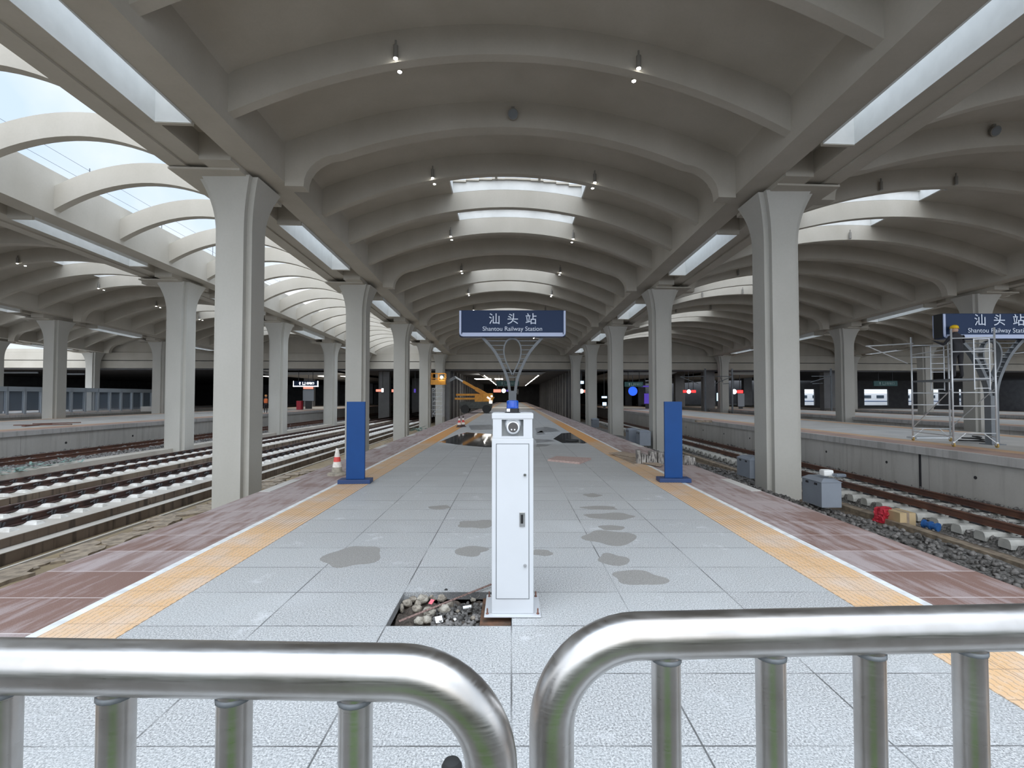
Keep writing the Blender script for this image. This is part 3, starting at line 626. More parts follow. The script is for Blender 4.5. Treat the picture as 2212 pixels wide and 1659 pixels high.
def column(x, y, zb):
    gx, gy, gz = T(x, y, 0); ztop = gz+0.01; a0, n0 = 0.385, 0.165
    zs = [zb]+[ztop-1.65+1.65*i/12 for i in range(13)]
    V = []; F = []
    for z in zs:
        t = max(0, (z-(ztop-1.65))/1.65); e = 0.33*t**2.3
        V += [(px, py, z) for px, py in cross(a0+e, a0+e+n0)]
    for j in range(len(zs)-1):
        for i in range(12): F.append((j*12+i, j*12+(i+1)%12, (j+1)*12+(i+1)%12, (j+1)*12+i))
    F.append(tuple(range(12))); F.append(tuple(len(V)-12+i for i in range(12)))
    b = MB(); b.v = V; b.f = F
    o = b.build('column', M['column'], auto=35, loc=(gx, gy, 0)); return o
rowname = {-50.2:'at the open outer left end', -34.6:'in the row behind the left platform', -18.05:'in the row beyond both left tracks',
           -8.56:'in the row left of the central platform', 8.56:'in the row right of the central platform',
           27.9:'in the row behind the right platform', 45.2:'in the far right row', 62.3:'in the outermost right row', 79.4:'in the last right row'}
for x in ROWS:
    vis = 0
    for y in YC:
        if abs(x)/y > 1.12: continue
        if y < 4: continue
        zb = -2.0 if x < 0 else -1.9
        o = column(x, y, zb)
        tag(o, 'pale flared concrete column, %s %s' % (ORD[vis], rowname[x]), 'column', None, 'thing'); vis += 1
# beams with slots open to the sky
RH = 1.6
for bi, x in enumerate(ROWS):
    sgn = 1 if x > 0 else -1
    sx = (0.13 if x > 0 else -0.13+0.0)
    off = (-0.59, 0.27)
    if x < 0: off = (-off[1], -off[0])
    lo, hi = x+off[0], x+off[1]
    xl, xr = x-BH, x+BH
    b = TB()
    b.box((xl,Y_START,0),(lo,Y_END,RH)); b.box((hi,Y_START,0),(xr,Y_END,RH))
    for j, yc in enumerate(YC):
        y0 = Y_START if j == 0 else yc-1.7; y1 = Y_END if j == len(YC)-1 else yc+1.4
        b.box((lo,y0,0),(hi,y1,RH))
        for ya, yb in ((yc-3.35, yc-1.7), (yc+1.4, yc+3.0)):
            if ya < Y_START or yb > Y_END: continue
            b.box((lo,ya,0.75),(hi,yb,RH)); 
            e = ya if ya < yc else yb
            e = (yc-3.35) if ya < yc else yc+3.0; b.box((lo,e-0.05,0.0),(hi,e+0.05,RH))
    # raised lip on the outer side and around each column head
    wl, wr = (xl, x-0.75) if x < 0 else (x+0.75, xr)
    ol, orr = (xl, xl+0.5) if x < 0 else (xr-0.5, xr)
    b.box((ol,Y_START,-0.06),(orr,Y_END,0.0))
    for j, yc in enumerate(YC):
        y0 = max(Y_START, yc-1.25); y1 = min(Y_END, yc+1.0)
        b.box((min(ol, lo), y0, -0.059),(max(orr, hi), y1, 0.0))
    o = b.done('ceiling_beam', M['roof']); struct(o)
    b = TB()
    for yc, yn in zip(YC[:-1], YC[1:]):
        for q0, q1 in ((lo, lo+0.012), (hi-0.012, hi)): b.box((q0,yc+3.05,0.02),(q1,yn-3.4,RH))
        for e in (yc+3.05, yn-3.412): b.box((lo,e,0.02),(hi,e+0.012,RH))
    o = b.done('trim_slot_lining', M['lining']); struct(o)  # thin white panels added to brighten the slot sides
def par(rise, edge, hw, d): return edge+(rise-edge)*(1-(d/hw)**2)
# vault shells with skylights
SKYX = {'central':(-2.65,3.05),'left':(-29.1,-23.1),'outer left':(-45.3,-39.3),'right':(12.9,18.9),'far right':(31.5,37.5),'outermost right':(48.5,54.5),'last right':(66,72)}
def ribs_of(j):
    a, c = YC[j], YC[j+1]; return [a+(c-a)*k/4 for k in range(1, 4)]
RIBY = []   # (y, kind, span)
for j in range(5):
    for k, y in enumerate(ribs_of(j)): RIBY.append((y, 'rib', j, k))
shell_n = 0
for x0, x1, nm in VAULTS:
    c, hw = (x0+x1)/2, (x1-x0)/2
    def zsh(d): return 2.90-1.534*(d/hw)**2
    prof = [(-hw-0.06,1.14),(-hw+0.0,1.30),(-hw+0.05,1.37),(-hw+0.16,1.43)]
    for i in range(1, 28):
        d = -hw+0.35+(2*hw-0.7)*(i-1)/26; prof.append((d, zsh(d)))
    prof += [(hw-0.16,1.43),(hw-0.05,1.37),(hw,1.30),(hw+0.06,1.14)]
    sk0, sk1 = SKYX[nm][0]-c, SKYX[nm][1]-c
    prof = [p for p in prof if min(abs(p[0]-sk0), abs(p[0]-sk1)) > 0.12]
    prof += [(sk0, zsh(sk0)), (sk1, zsh(sk1))]
    L = [p for p in prof if p[0] <= -hw+0.2]; R_ = [p for p in prof if p[0] >= hw-0.2]; Mid = sorted([p for p in prof if -hw+0.2 < p[0] < hw-0.2])
    prof = L+Mid+R_
    holes = []
    for j in range(1, 5):
        r = ribs_of(j); holes += [(r[0]+0.14, r[1]-0.14), (r[1]+0.14, r[2]-0.14)]
    ys = sorted([Y_START, Y_END]+[h for p in holes for h in p]+[3.5])
    b = TB(); k = len(prof)
    for y in ys: b.v += [(c+d, y, z) for d, z in prof]
    for jj in range(len(ys)-1):
        ym = (ys[jj]+ys[jj+1])/2; hole = any(h[0] < ym < h[1] for h in holes)
        for i in range(k-1):
            dm = (prof[i][0]+prof[i+1][0])/2
            if hole and sk0 < dm < sk1: continue
            b.f.append((jj*k+i, jj*k+i+1, (jj+1)*k+i+1, (jj+1)*k+i))
    shell_n += 1
    o = b.done('ceiling_%d' % shell_n, M['roof'], auto=40); struct(o)
    # skylight shafts
    for hi_, (ya, yb) in enumerate(holes):
        b = TB(); H = 0.52
        xs = [sk0+(sk1-sk0)*i/10 for i in range(11)]
        for i in range(10):
            for yy, e in ((ya, -0.1), (yb, 0.1)):
                q = [(c+xs[i],yy,zsh(xs[i])),(c+xs[i+1],yy,zsh(xs[i+1])),(c+xs[i+1],yy,zsh(xs[i+1])+H),(c+xs[i],yy,zsh(xs[i])+H)]
                q2 = [(a, y_+e, z_) for a, y_, z_ in q]; b.add(q+q2, [(0,1,2,3),(4,5,6,7),(0,1,5,4),(3,2,6,7)])
        for d in (sk0, sk1):
            s_ = -0.1 if d == sk0 else 0.1
            b.box((c+min(d,d+s_),ya-0.1,zsh(d)-0.01),(c+max(d,d+s_),yb+0.1,zsh(d)+H))
        o = b.done('ceiling_skylight_shaft', M['lining']); struct(o)
        b = TB()
        for f in (1/3, 2/3):
            d = sk0+(sk1-sk0)*f; b.box((c+d-0.05,ya,zsh(d)+H-0.12),(c+d+0.05,yb,zsh(d)+H))
        for i in range(10):
            d = (xs[i]+xs[i+1])/2; b.box((c+xs[i],yb-0.1,zsh(d)+H-0.1),(c+xs[i+1],yb,zsh(d)+H-0.02)); b.box((c+xs[i],ya,zsh(d)+H-0.1),(c+xs[i+1],ya+0.1,zsh(d)+H-0.02))
        o = b.done('skylight_frame', M['roof'])
        tag(o, 'three-pane skylight frame in the %s vault, %s one from the camera' % (nm, ORD[hi_]), 'skylight')
    # ribs
    def ribsolid(y, th, zb, ztop, name='roof_rib'):
        b = TB(); N = len(zb); V = []
        for (d, z), (d2, z2) in zip(zb, ztop):
            V += [(c+d, y-th/2, z), (c+d, y+th/2, z), (c+d2, y+th/2, z2), (c+d2, y-th/2, z2)]
        F = [(0,1,2,3), tuple(4*(N-1)+i for i in (3,2,1,0))]
        for i in range(N-1):
            for q in range(4): F.append((4*i+q, 4*i+(q+1)%4, 4*i+4+(q+1)%4, 4*i+4+q))
        b.v = V; b.f = F; return b.done(name, M['roof'], auto=40)
    ds = [-hw+2*hw*i/28 for i in range(29)]
    zb = [(d, 2.12-1.75*(d/hw)**2) for d in ds]; zt = [(d, zsh(d)+0.08) for d in ds]
    cnt = 0
    for y, kd, j, kk in RIBY:
        if nm in ('outermost right','last right') and y < 30: continue
        if nm in ('outer left','far right') and y < 20: continue
        o = ribsolid(y, 0.27, zb, zt)
        tag(o, 'curved concrete rib under the %s vault, %s from the camera' % (nm, ORD[cnt]), 'roof rib', None, 'thing'); cnt += 1
    # arches between the columns
    zb2 = []; top2 = []
    arc = []
    for i in range(9):
        a = i/8*math.pi/2; arc.append((hw-1.65+1.08*math.sin(a)**1.15, 1.04*math.cos(a)**0.9 if i < 8 else 0.0))
    half = [(d, 1.04+1.04*(1-(d/(hw-1.65))**2)) for d in [(hw-1.65)*i/12 for i in range(12)]]+arc+[(hw, -0.0)]
    full = [(-d, z) for d, z in half[::-1]]+half[1:]
    tp = [(d, zsh(d)+0.08) for d, z in full]
    cnt = 0
    for j, y in enumerate(YC):
        if (abs(x0) > 20 and y < 10) or (x0 > 45 and y < 30): continue
        o = ribsolid(y, 0.42, full, tp, 'roof_arch')
        tag(o, 'deep round-cornered arch between columns of the %s vault, %s from the camera' % (nm, ORD[cnt]), 'roof arch', None, 'thing'); cnt += 1
# open bay over the left tracks: side walls and bare ribs against the sky
cO, hO = (OPEN[0]+OPEN[1])/2, (OPEN[1]-OPEN[0])/2
ds = [-hO+2*hO*i/20 for i in range(21)]
cnt = 0
for y in sorted([r[0] for r in RIBY]+YC):
    b = TB(); V = []
    for d in ds:
        zbm = 0.34+1.06*(1-(d/hO)**2); zt_ = zbm+0.86-0.12*(1-(d/hO)**2)
        V += [(cO+d,y-0.14,zbm),(cO+d,y+0.14,zbm),(cO+d,y+0.14,zt_),(cO+d,y-0.14,zt_)]
    N = len(ds); F = [(0,1,2,3), tuple(4*(N-1)+i for i in (3,2,1,0))]
    for i in range(N-1):
        for q in range(4): F.append((4*i+q, 4*i+(q+1)%4, 4*i+4+(q+1)%4, 4*i+4+q))
    b.v = V; b.f = F
    o = b.done('open_rib', M['roof'], auto=40)
    tag(o, 'bare arched rib against the open sky over the left tracks, %s from the camera' % (ORD[cnt]), 'roof rib', None, 'thing'); cnt += 1
# upstand safety line on the roof edge
for k in range(7):
    y = 12+k*4.1; p0 = T(OPEN[0]-0.2, y, RH)
    tag(MB().tube([p0, (p0[0], p0[1], p0[2]+1.1)], 0.02, 6).build('roof_post', M['post']), 'thin guard post standing on the roof edge above the open bay', 'post', 'guard posts on the roof edge')
b = MB()
for z in (0.5, 1.0):
    b.tube([Vector(T(OPEN[0]-0.2, 12+k*4.1, RH+z))+Vector((0,0,0)) for k in range(7)], 0.008, 4)
tag(b.build('guard_wire', M['post']), 'pair of thin wires strung along the roof edge posts', 'wire')
# ---- end wall
BT = 0.006
def TW_(p): return (p[0], p[1]+SK*p[0], p[2])
def wbox(name, m, boxes, fn=None):
    b = MB()
    for a, c in boxes: b.box(a, c)
    b.v = [TW_(p) for p in b.v]; return b.build(name, m)
struct(wbox('wall_back', M['roof'], [((-51.6,63.0,7.12),(125,64,12.5)), ((-90,63.0,7.12),(-51.6,64,7.5)), ((-90,62.9,6.15),(125,64,7.10)), ((-90,62.85,5.18),(125,64,6.06))]))
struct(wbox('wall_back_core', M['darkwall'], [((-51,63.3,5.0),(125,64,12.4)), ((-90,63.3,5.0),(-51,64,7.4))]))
for x in (-42, -13.4, 20.4):
    tag(wbox('drain_pipe', M['column'], [((x-0.14,62.7,4.9),(x+0.14,62.85,7.1))]), 'square downpipe on the end wall beam, %s' % {-42:'behind the left platform',-13.4:'past the open bay',20.4:'over the right platform'}[x], 'pipe')
# ================================================================== UNDERPASS BEYOND THE END WALL
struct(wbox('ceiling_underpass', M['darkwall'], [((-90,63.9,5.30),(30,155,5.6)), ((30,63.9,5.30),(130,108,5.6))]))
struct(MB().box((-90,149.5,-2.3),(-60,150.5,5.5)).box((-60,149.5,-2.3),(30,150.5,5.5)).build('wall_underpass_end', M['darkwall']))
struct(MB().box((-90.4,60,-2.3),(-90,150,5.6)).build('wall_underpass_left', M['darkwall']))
def pier_row(x, y0, n, dy, w, lab, grp):
    for k in range(n):
        o = MB().bbox((x-w/2, y0+k*dy-0.5, -2.0), (x+w/2, y0+k*dy+0.5, 5.4), 0.04).build('pier', M['pier'])
        tag(o, lab, 'pier', grp)
pier_row(-8.75, 66, 19, 4.4, 1.0, 'dark pier in the line left of the platform beyond the end wall', 'piers beyond the end wall, left line')
pier_row(8.75, 66, 19, 4.4, 1.0, 'dark pier in the line right of the platform beyond the end wall', 'piers beyond the end wall, right line')
for s, nm in ((-1,'left'), (1,'right')):
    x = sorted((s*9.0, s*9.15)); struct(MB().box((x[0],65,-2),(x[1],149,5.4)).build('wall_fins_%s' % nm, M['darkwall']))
pier_row(28.1, 70, 5, 12, 1.6, 'dark pier under the concourse behind the right platform', 'piers under the right concourse')
pier_row(45.2, 70, 5, 12, 1.6, 'dark pier under the concourse in the far right row', 'piers under the far right concourse')
pier_row(-34.6, 72, 5, 12, 1.6, 'dark pier under the concourse behind the left platform', 'piers under the left concourse')
pier_row(-18.6, 72, 5, 12, 1.6, 'dark pier under the concourse past the left tracks', 'piers past the left tracks')
# dark far wall on the right with openings to daylight
ops = []
for a, c in ((1738,1760),(1867,1919),(1962,1972),(2008,2030),(2072,2079),(2100,2112)):
    ops.append((ony(a,850,112).x, ony(c,850,112).x))
b = MB(); xp = 30.0
for a, c in ops:
    b.box((xp,112,-2.3),(a,112.4,5.5)); b.box((a,112,3.35),(c,112.4,5.5)); b.box((a,112,-2.3),(c,112.4,-0.3)); xp = c
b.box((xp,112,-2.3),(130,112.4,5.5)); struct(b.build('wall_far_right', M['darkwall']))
struct(MB().box((125,66,-2.3),(125.4,112,5.5)).box((30,112.4,-2.3),(30.4,150,5.5)).build('wall_concourse_right', M['darkwall']))
t = thing('train', (84,120,-1.2), 'white train standing in daylight beyond the dark openings on the right', 'train')
MB().bbox((-38,-1.6,0.5),(45,1.6,3.9),0.3).build('body', M['train'], t)
for k in range(26): MB().box((-36+k*3.1,-1.64,2.5),(-34.2+k*3.1,-1.58,3.2)).build('window', M['trainwin'], t)
MB().box((-38,-1.63,1.7),(45,-1.59,1.85)).build('stripe', M['bluepanel'], t)
# platform ceiling panels with light rows
def cpanel(x0, x1, y0, y1, lab):
    t = thing('ceiling_canopy', ((x0+x1)/2, y0, 4.85), lab, 'canopy')
    w = (x1-x0)/2; b = MB()
    b.add([(-w,0,0.12),(w,0,0.12),(w-0.9,0,-0.25),(-w+0.9,0,-0.25),(-w,y1-y0,0.12),(w,y1-y0,0.12),(w-0.9,y1-y0,-0.25),(-w+0.9,y1-y0,-0.25)],[(0,1,2,3),(4,7,6,5),(3,2,6,7),(0,3,7,4),(1,5,6,2),(0,4,5,1)])
    b.build('panel', M['cpanel'], t); return t
cpanel(-4.7, 4.7, 66, 145, 'pale suspended ceiling panel over the central platform beyond the end wall')
cpanel(-34, -24, 66, 110, 'pale suspended ceiling panel over the left platform beyond the end wall')
cpanel(13.4, 22.4, 66, 110, 'pale suspended ceiling panel over the right platform beyond the end wall')
cpanel(29, 38, 66, 110, 'pale suspended ceiling panel over the far right platform beyond the end wall')
dl = MB().lathe([(0.075,0),(0.075,-0.04)],(0,0,0),12).build('downlight', M['lampon'])
first = True
for s, w in ((-1,'left'), (1,'right')):
    for k in range(24):
        o = dl if first else dl.copy()
        if not first: C.objects.link(o)
        first = False
        tag(o, 'small bright downlight in the %s row of the platform ceiling beyond the end wall' % w, 'downlight', 'downlights, %s row' % w); o.location = (s*3.72, 67.5+k*2.7, 4.59)
for k, (px, py, w, lab) in enumerate([(1042,821,2.6,'bright ceiling light panel left of the sign post top'),(1077,821,1.3,'bright ceiling light panel seen through the sign post fork')]):
    p = ony(px, py, 78); tag(MB().box((p.x-w/2,78,4.50),(p.x+w/2,82,4.56)).build('ceiling_light', M['strip']), lab, 'light')
for k, (px, w) in enumerate([(698,1.5),(741,0.8),(570,0.8)]):
    p = ony(px, 817, 68); tag(MB().box((p.x-w/2,68,4.48),(p.x+w/2,70.5,4.54)).build('ceiling_light', M['strip']), 'bright ceiling light over the left platform end, %s from the central platform' % ['second','first','third'][k], 'light')
def glow(name, px0, py0, px1, py1, Y, m, lab, cat, th=0.1):
    a = ony(px0, py1, Y); c = ony(px1, py0, Y)
    t = thing(name, ((a.x+c.x)/2, Y, a.z), lab, cat); w = (c.x-a.x)/2; h = c.z-a.z
    MB().box((-w, 0, 0), (w, th, h)).build('lit_face', m, t)
    MB().box((-w-0.03, th, -0.03), (w+0.03, th+0.1, h+0.03)).build('housing', M['black'], t)
    if a.z > 1.2: MB().box((-0.03, th+0.02, h), (0.03, th+0.08, 5.36-a.z)).build('hanger', M['black'], t)
    else: MB().box((-w*0.6, th+0.02, -a.z-0.01), (w*0.6, th+0.1, 0)).build('stand', M['black'], t)
    return t
def disc(name, px, py, rpx, Y, m, lab, cat):
    p = ony(px, py, Y); r = rpx*Y/FPX
    t = thing(name, (p.x,p.y,p.z), lab, cat)
    MB().lathe([(r*1.08,0),(r*1.08,0.16)],(0,0,0),28,Matrix.Rotation(-math.pi/2,3,'X')).build('housing', M['black'], t)
    MB().lathe([(r,-0.02),(r,0.0)],(0,0,0),28,Matrix.Rotation(-math.pi/2,3,'X')).build('face', m, t)
    MB().tube([(0,0.08,r),(0,0.08,5.3-p.z)],0.04,6).build('hanger', M['post'], t); return t
YS = 66.5
disc('clock', 1088, 844, 4.6, YS, M['clock'], 'lit round clock hanging left of the sign post in the tunnel', 'clock')
disc('clock', 1256, 845, 4.8, YS, M['clock'], 'lit round clock between the two farthest right columns', 'clock')
disc('clock', 1488, 846, 4.4, YS, M['clock'], 'lit round clock between two red displays, right of the blue board', 'clock')
disc('clock', 1586, 846, 5.2, YS, M['clock'], 'lit round clock just left of the nearest right column', 'clock')
disc('round_sign', 1367, 845, 9.5, YS, M['blueled'], 'glowing blue round sign past the right tracks', 'sign')
glow('led_display', 1066, 841, 1082, 847.5, YS, M['orangeled'], 'pink-red glowing display left of the tunnel clock', 'display')
glow('led_display', 1094, 842, 1101, 846, YS, M['purple'], 'small violet glowing display right of the tunnel clock', 'display')
glow('led_display', 1262, 842, 1268, 848, YS, M['orangeled'], 'orange display beside the clock between the farthest right columns', 'display')
glow('led_display', 1403, 843, 1408, 848, YS, M['redled'], 'short red display left of the second right column', 'display')
glow('led_display', 1476, 843, 1483, 848, YS, M['redled'], 'red display left of the clock beside the blue board', 'display')
glow('led_display', 1494, 843, 1503, 848, YS, M['redled'], 'red display right of the clock beside the blue board', 'display')
glow('led_display', 1593, 843, 1605, 849, YS, M['redled'], 'red display right of the clock beside the nearest right column', 'display')
glow('led_display', 1300, 856, 1311, 860, YS, M['cyanled'], 'pale blue glowing canopy light between the right columns, upper', 'display')
glow('led_display', 1302, 869, 1310, 876, YS, M['cyanled'], 'pale blue glowing kiosk light between the right columns, lower', 'display')
glow('led_display', 1253, 823, 1261, 829, YS, M['cyanled'], 'pale blue display above the clock between the farthest right columns', 'display')
glow('window_light', 1549, 849, 1558, 866, YS, M['cyanled'], 'pale lit doorway between the farthest right platform columns', 'window')
glow('window_light', 1594, 850, 1608, 878, YS+1, M['frame'], 'pale grey lit doorway under the red display', 'window')
glow('led_display', 1385, 833, 1404, 836, YS, M['purple'], 'dim violet strip beside the blue round sign', 'display')
glow('kiosk_light', 1392, 850, 1406, 872, YS+2, M['purple'], 'dim violet panel right of the blue round sign', 'panel', 0.1)
glow('led_display', 655, 836, 676, 840, YS, M['orangeled'], 'orange display under the hanging exit sign on the left', 'display')
glow('led_display', 812, 841, 824, 846, YS, M['orangeled'], 'pink display seen left of the third left column', 'display')
glow('led_display', 824, 839, 828, 847, YS, M['clock'], 'white lit box beside the pink display left of the third left column', 'display')
glow('led_display', 846, 841, 852, 847, YS, M['orangeled'], 'small pink light right beside the third left column', 'display')
glow('led_display', 894, 840, 898, 848, YS, M['purple'], 'small violet light between the third and fourth left columns', 'display')
glow('shop_window', 654, 842, 678, 866, YS+1, M['frame'], 'dim grey shop front below the hanging exit sign on the left', 'window')
glow('service_cart', 640, 866, 650, 892, 62, M['redbag'], 'dark red cabinet standing at the end of the left platform', 'cabinet', 0.6)
for a, c, y, Y, lab in ((2,82,805,58,'upper left strip light under the outer left concourse'),(145,182,808,60,'short strip light beyond the outer left column')):
    glow('strip_light', a, y-1.5, c, y+1.5, 70, M['frame'], lab, 'light')
TXT = []
for k, (x, y, sx_, sy_, e) in enumerate([(0,75,6,10,90),(0,100,6,20,120),(0,130,6,20,120),(-29,76,8,14,110),(18,76,7,14,50),(33,76,7,14,40)]):
    ld = bpy.data.lights.new('canopy_light', 'AREA'); ld.shape = 'RECTANGLE'; ld.size = sx_; ld.size_y = sy_; ld.energy = e*3; ld.color = (1,0.96,0.9)
    lo_ = bpy.data.objects.new('canopy_light', ld); C.objects.link(lo_); lo_.location = (x, y, 4.55)
def txt(s, size, m, parent, loc, name='lettering', align='CENTER', ex=0.004, sx=1.0):
    cu = bpy.data.curves.new(name, 'FONT'); cu.body = s; cu.size = size; cu.align_x = align; cu.align_y = 'CENTER'; cu.extrude = ex
    cu.materials.append(m); o = bpy.data.objects.new(name, cu); C.objects.link(o); o.rotation_euler = (math.pi/2,0,0); o.location = loc
    TXT.append(o)
    if parent: o.parent = parent
    return o
def arrow(parent, loc, s, m):
    b = MB(); x, y, z = loc
    b.add([(x-s*0.12,y,z-s*0.5),(x+s*0.12,y,z-s*0.5),(x+s*0.12,y,z+s*0.1),(x-s*0.12,y,z+s*0.1)],[(0,1,2,3)]); b.add([(x-s*0.36,y,z+s*0.05),(x+s*0.36,y,z+s*0.05),(x,y,z+s*0.55)],[(0,1,2)])
    v = [(a,c-0.01,d) for a,c,d in b.v]; f0_ = list(b.f); nn = len(b.v); b.v = b.v+v; b.f = f0_+[tuple(i+nn for i in f) for f in f0_]+[(i,(i+1)%4,(i+1)%4+nn,i+nn) for i in range(4)]
    return b.build('arrow_symbol', m, parent)
def hang_sign(px0, px1, py0, py1, Y, m, mt, lab, words, trim=None):
    a = ony(px0, py1, Y); c = ony(px1, py0, Y); w = c.x-a.x; h = c.z-a.z
    t = thing('hanging_sign', ((a.x+c.x)/2, Y, a.z), lab, 'sign')
    MB().box((-w/2,-0.06,0),(w/2,0.06,h)).build('board', m, t)
    if trim: MB().box((-w/2-0.08,-0.08,-0.1),(w/2+0.08,0.07,0)).box((-w/2-0.08,-0.08,-0.1),(-w/2,0.07,h)).box((w/2,-0.08,-0.1),(w/2+0.08,0.07,h)).build('border', trim, t)
    arrow(t, (-w*0.24,-0.07,h*0.5), h*0.6, mt)
    bx = MB(); q = h*0.28; cx = -w*0.07
    bx.box((cx-q,-0.072,h*0.5-q),(cx+q,-0.062,h*0.5-q+0.05)).box((cx-q,-0.072,h*0.5-q),(cx-q+0.05,-0.062,h*0.5+q)).box((cx+q-0.05,-0.072,h*0.5-q),(cx+q,-0.062,h*0.5+q)); bx.build('exit_symbol', mt, t)
    if words: txt(words, h*0.55, mt, t, (w*0.2,-0.07,h*0.5))
    MB().tube([(-w*0.3,0,h),(-w*0.3,0,5.35-a.z)],0.04,6).tube([(w*0.3,0,h),(w*0.3,0,5.35-a.z)],0.04,6).build('hanger', M['black'], t)
    return t
hang_sign(635, 686, 823, 833.5, 65, M['signblue'], M['clock'], 'dark hanging sign with glowing white arrow and border at the left platform end', '出站口', M['clock'])
hang_sign(1072, 1121, 823, 834, 68, M['greensign'], M['signtxt'], 'dark green hanging sign with arrow behind the sign post fork', '出站口')
hang_sign(1349, 1389, 825, 835.5, 65, M['greensign'], M['signtxt'], 'dark green hanging sign over the blue round sign on the right', '出站口')
hang_sign(1887, 1938, 823, 834, 69.5, M['greensign'], M['signtxt'], 'dark green hanging sign in front of the daylight opening on the right', '出站口')
t = thing('track_number', (*ony(1115,846,72)[:2], ony(1115,846,72).z), 'small pale number 5 on a dark plate right of the sign post', 'sign')
MB().box((-0.35,0,-0.4),(0.35,0.06,0.4)).build('plate', M['darkwall'], t); MB().box((-0.03,0.01,0.4),(0.03,0.05,5.3-t.location.z)).build('hanger', M['black'], t); txt('5', 0.75, M['frame'], t, (0,-0.01,0), 'number')
# ================================================================== LAMPS UNDER THE ROOF
def spot(on):
    r = bpy.data.objects.new('spot_lamp', None)
    return r
def lamp_at(x, y, d, on, lab, grp):
    p = T(x, y, 2.12-1.75*d*d+0.06)
    t = thing('spot_lamp', p, lab, 'spot lamp', grp)
    o1 = MESH['lb'].copy(); C.objects.link(o1); o1.parent = t
    o2 = MESH['ln' if on else 'lf'].copy(); C.objects.link(o2); o2.parent = t
    o3 = MESH['br'].copy(); C.objects.link(o3); o3.parent = t
    if y > 0: pass
    return t
MESH = {}
def proto(key, o): MESH[key] = o; C.objects.unlink(o)
proto('lb', MB().lathe([(0.055,-0.04),(0.06,-0.04),(0.06,0.28),(0.02,0.30)],(0,0,0),16).build('housing', M['lampbody'], smooth=False))
proto('ln', MB().lathe([(0.052,-0.055),(0.052,-0.035)],(0,0,0),16).build('lens', M['lampon']))
proto('lf', MB().lathe([(0.052,-0.055),(0.052,-0.035)],(0,0,0),16).build('lens', M['lampoff']))
proto('br', MB().box((-0.02,-0.02,0.3),(0.02,0.02,0.42)).build('bracket', M['lampbody']))
cnt = 0
lr = [r for r in RIBY if r[3] in (0, 2)]
for (y, kd, j, kk) in lr:
    if j == 0 and kk == 0: continue
    for s, w in ((-1,'left'), (1,'right')):
        for q, ww in ((-0.24,'front'), (0.24,'back')):
            cx = s*3.08; lamp_at(cx, y+q, 0.43, True, 'lit spot lamp, %s side, %s face of central vault lamp rib %s from camera' % (w, ww, ORD[cnt]), None)
            if j >= 1 or True:
                pass
    for q, ww in ((-0.24,'front'), (0.24,'back')):
        if y > 25: lamp_at(-29.1, y+q, 0.42, True, 'lit spot lamp, %s face of left vault lamp rib %s from camera' % (ww, ORD[cnt]), None)
        if y < 45:
            lamp_at(14.55, y+q, 0.42, False, 'unlit inner spot lamp, %s face of right vault lamp rib %s from camera' % (ww, ORD[cnt]), None)
            lamp_at(17.7, y+q, 0.02, False, 'unlit outer spot lamp, %s face of right vault lamp rib %s from camera' % (ww, ORD[cnt]), None)
    cnt += 1
def speaker(x, y, lab):
    p = T(x, y, 2.42)
    t = thing('loudspeaker', (p[0], p[1]-0.36, p[2]), lab, 'loudspeaker')
    Rm = Matrix.Rotation(math.radians(-65),3,'X')
    MB().lathe([(0.02,-0.22),(0.10,-0.20),(0.165,-0.03),(0.17,0.02),(0.15,0.03)][::-1],(0,0,0),24,Matrix.Rotation(math.radians(115),3,'X')).build('housing', M['lampbody'], t, auto=40)
    MB().lathe([(0.145,0.028),(0.145,0.04)],(0,0,0),24,Matrix.Rotation(math.radians(115),3,'X')).build('grille', M['post'], t)
    MB().box((-0.05,0.02,0.1),(0.05,0.10,0.26)).build('bracket', M['lampbody'], t)
speaker(-0.1, 15.6, 'round loudspeaker on the first deep arch of the central vault')
speaker(16.05, 15.6, 'round loudspeaker on the first deep arch of the right vault')
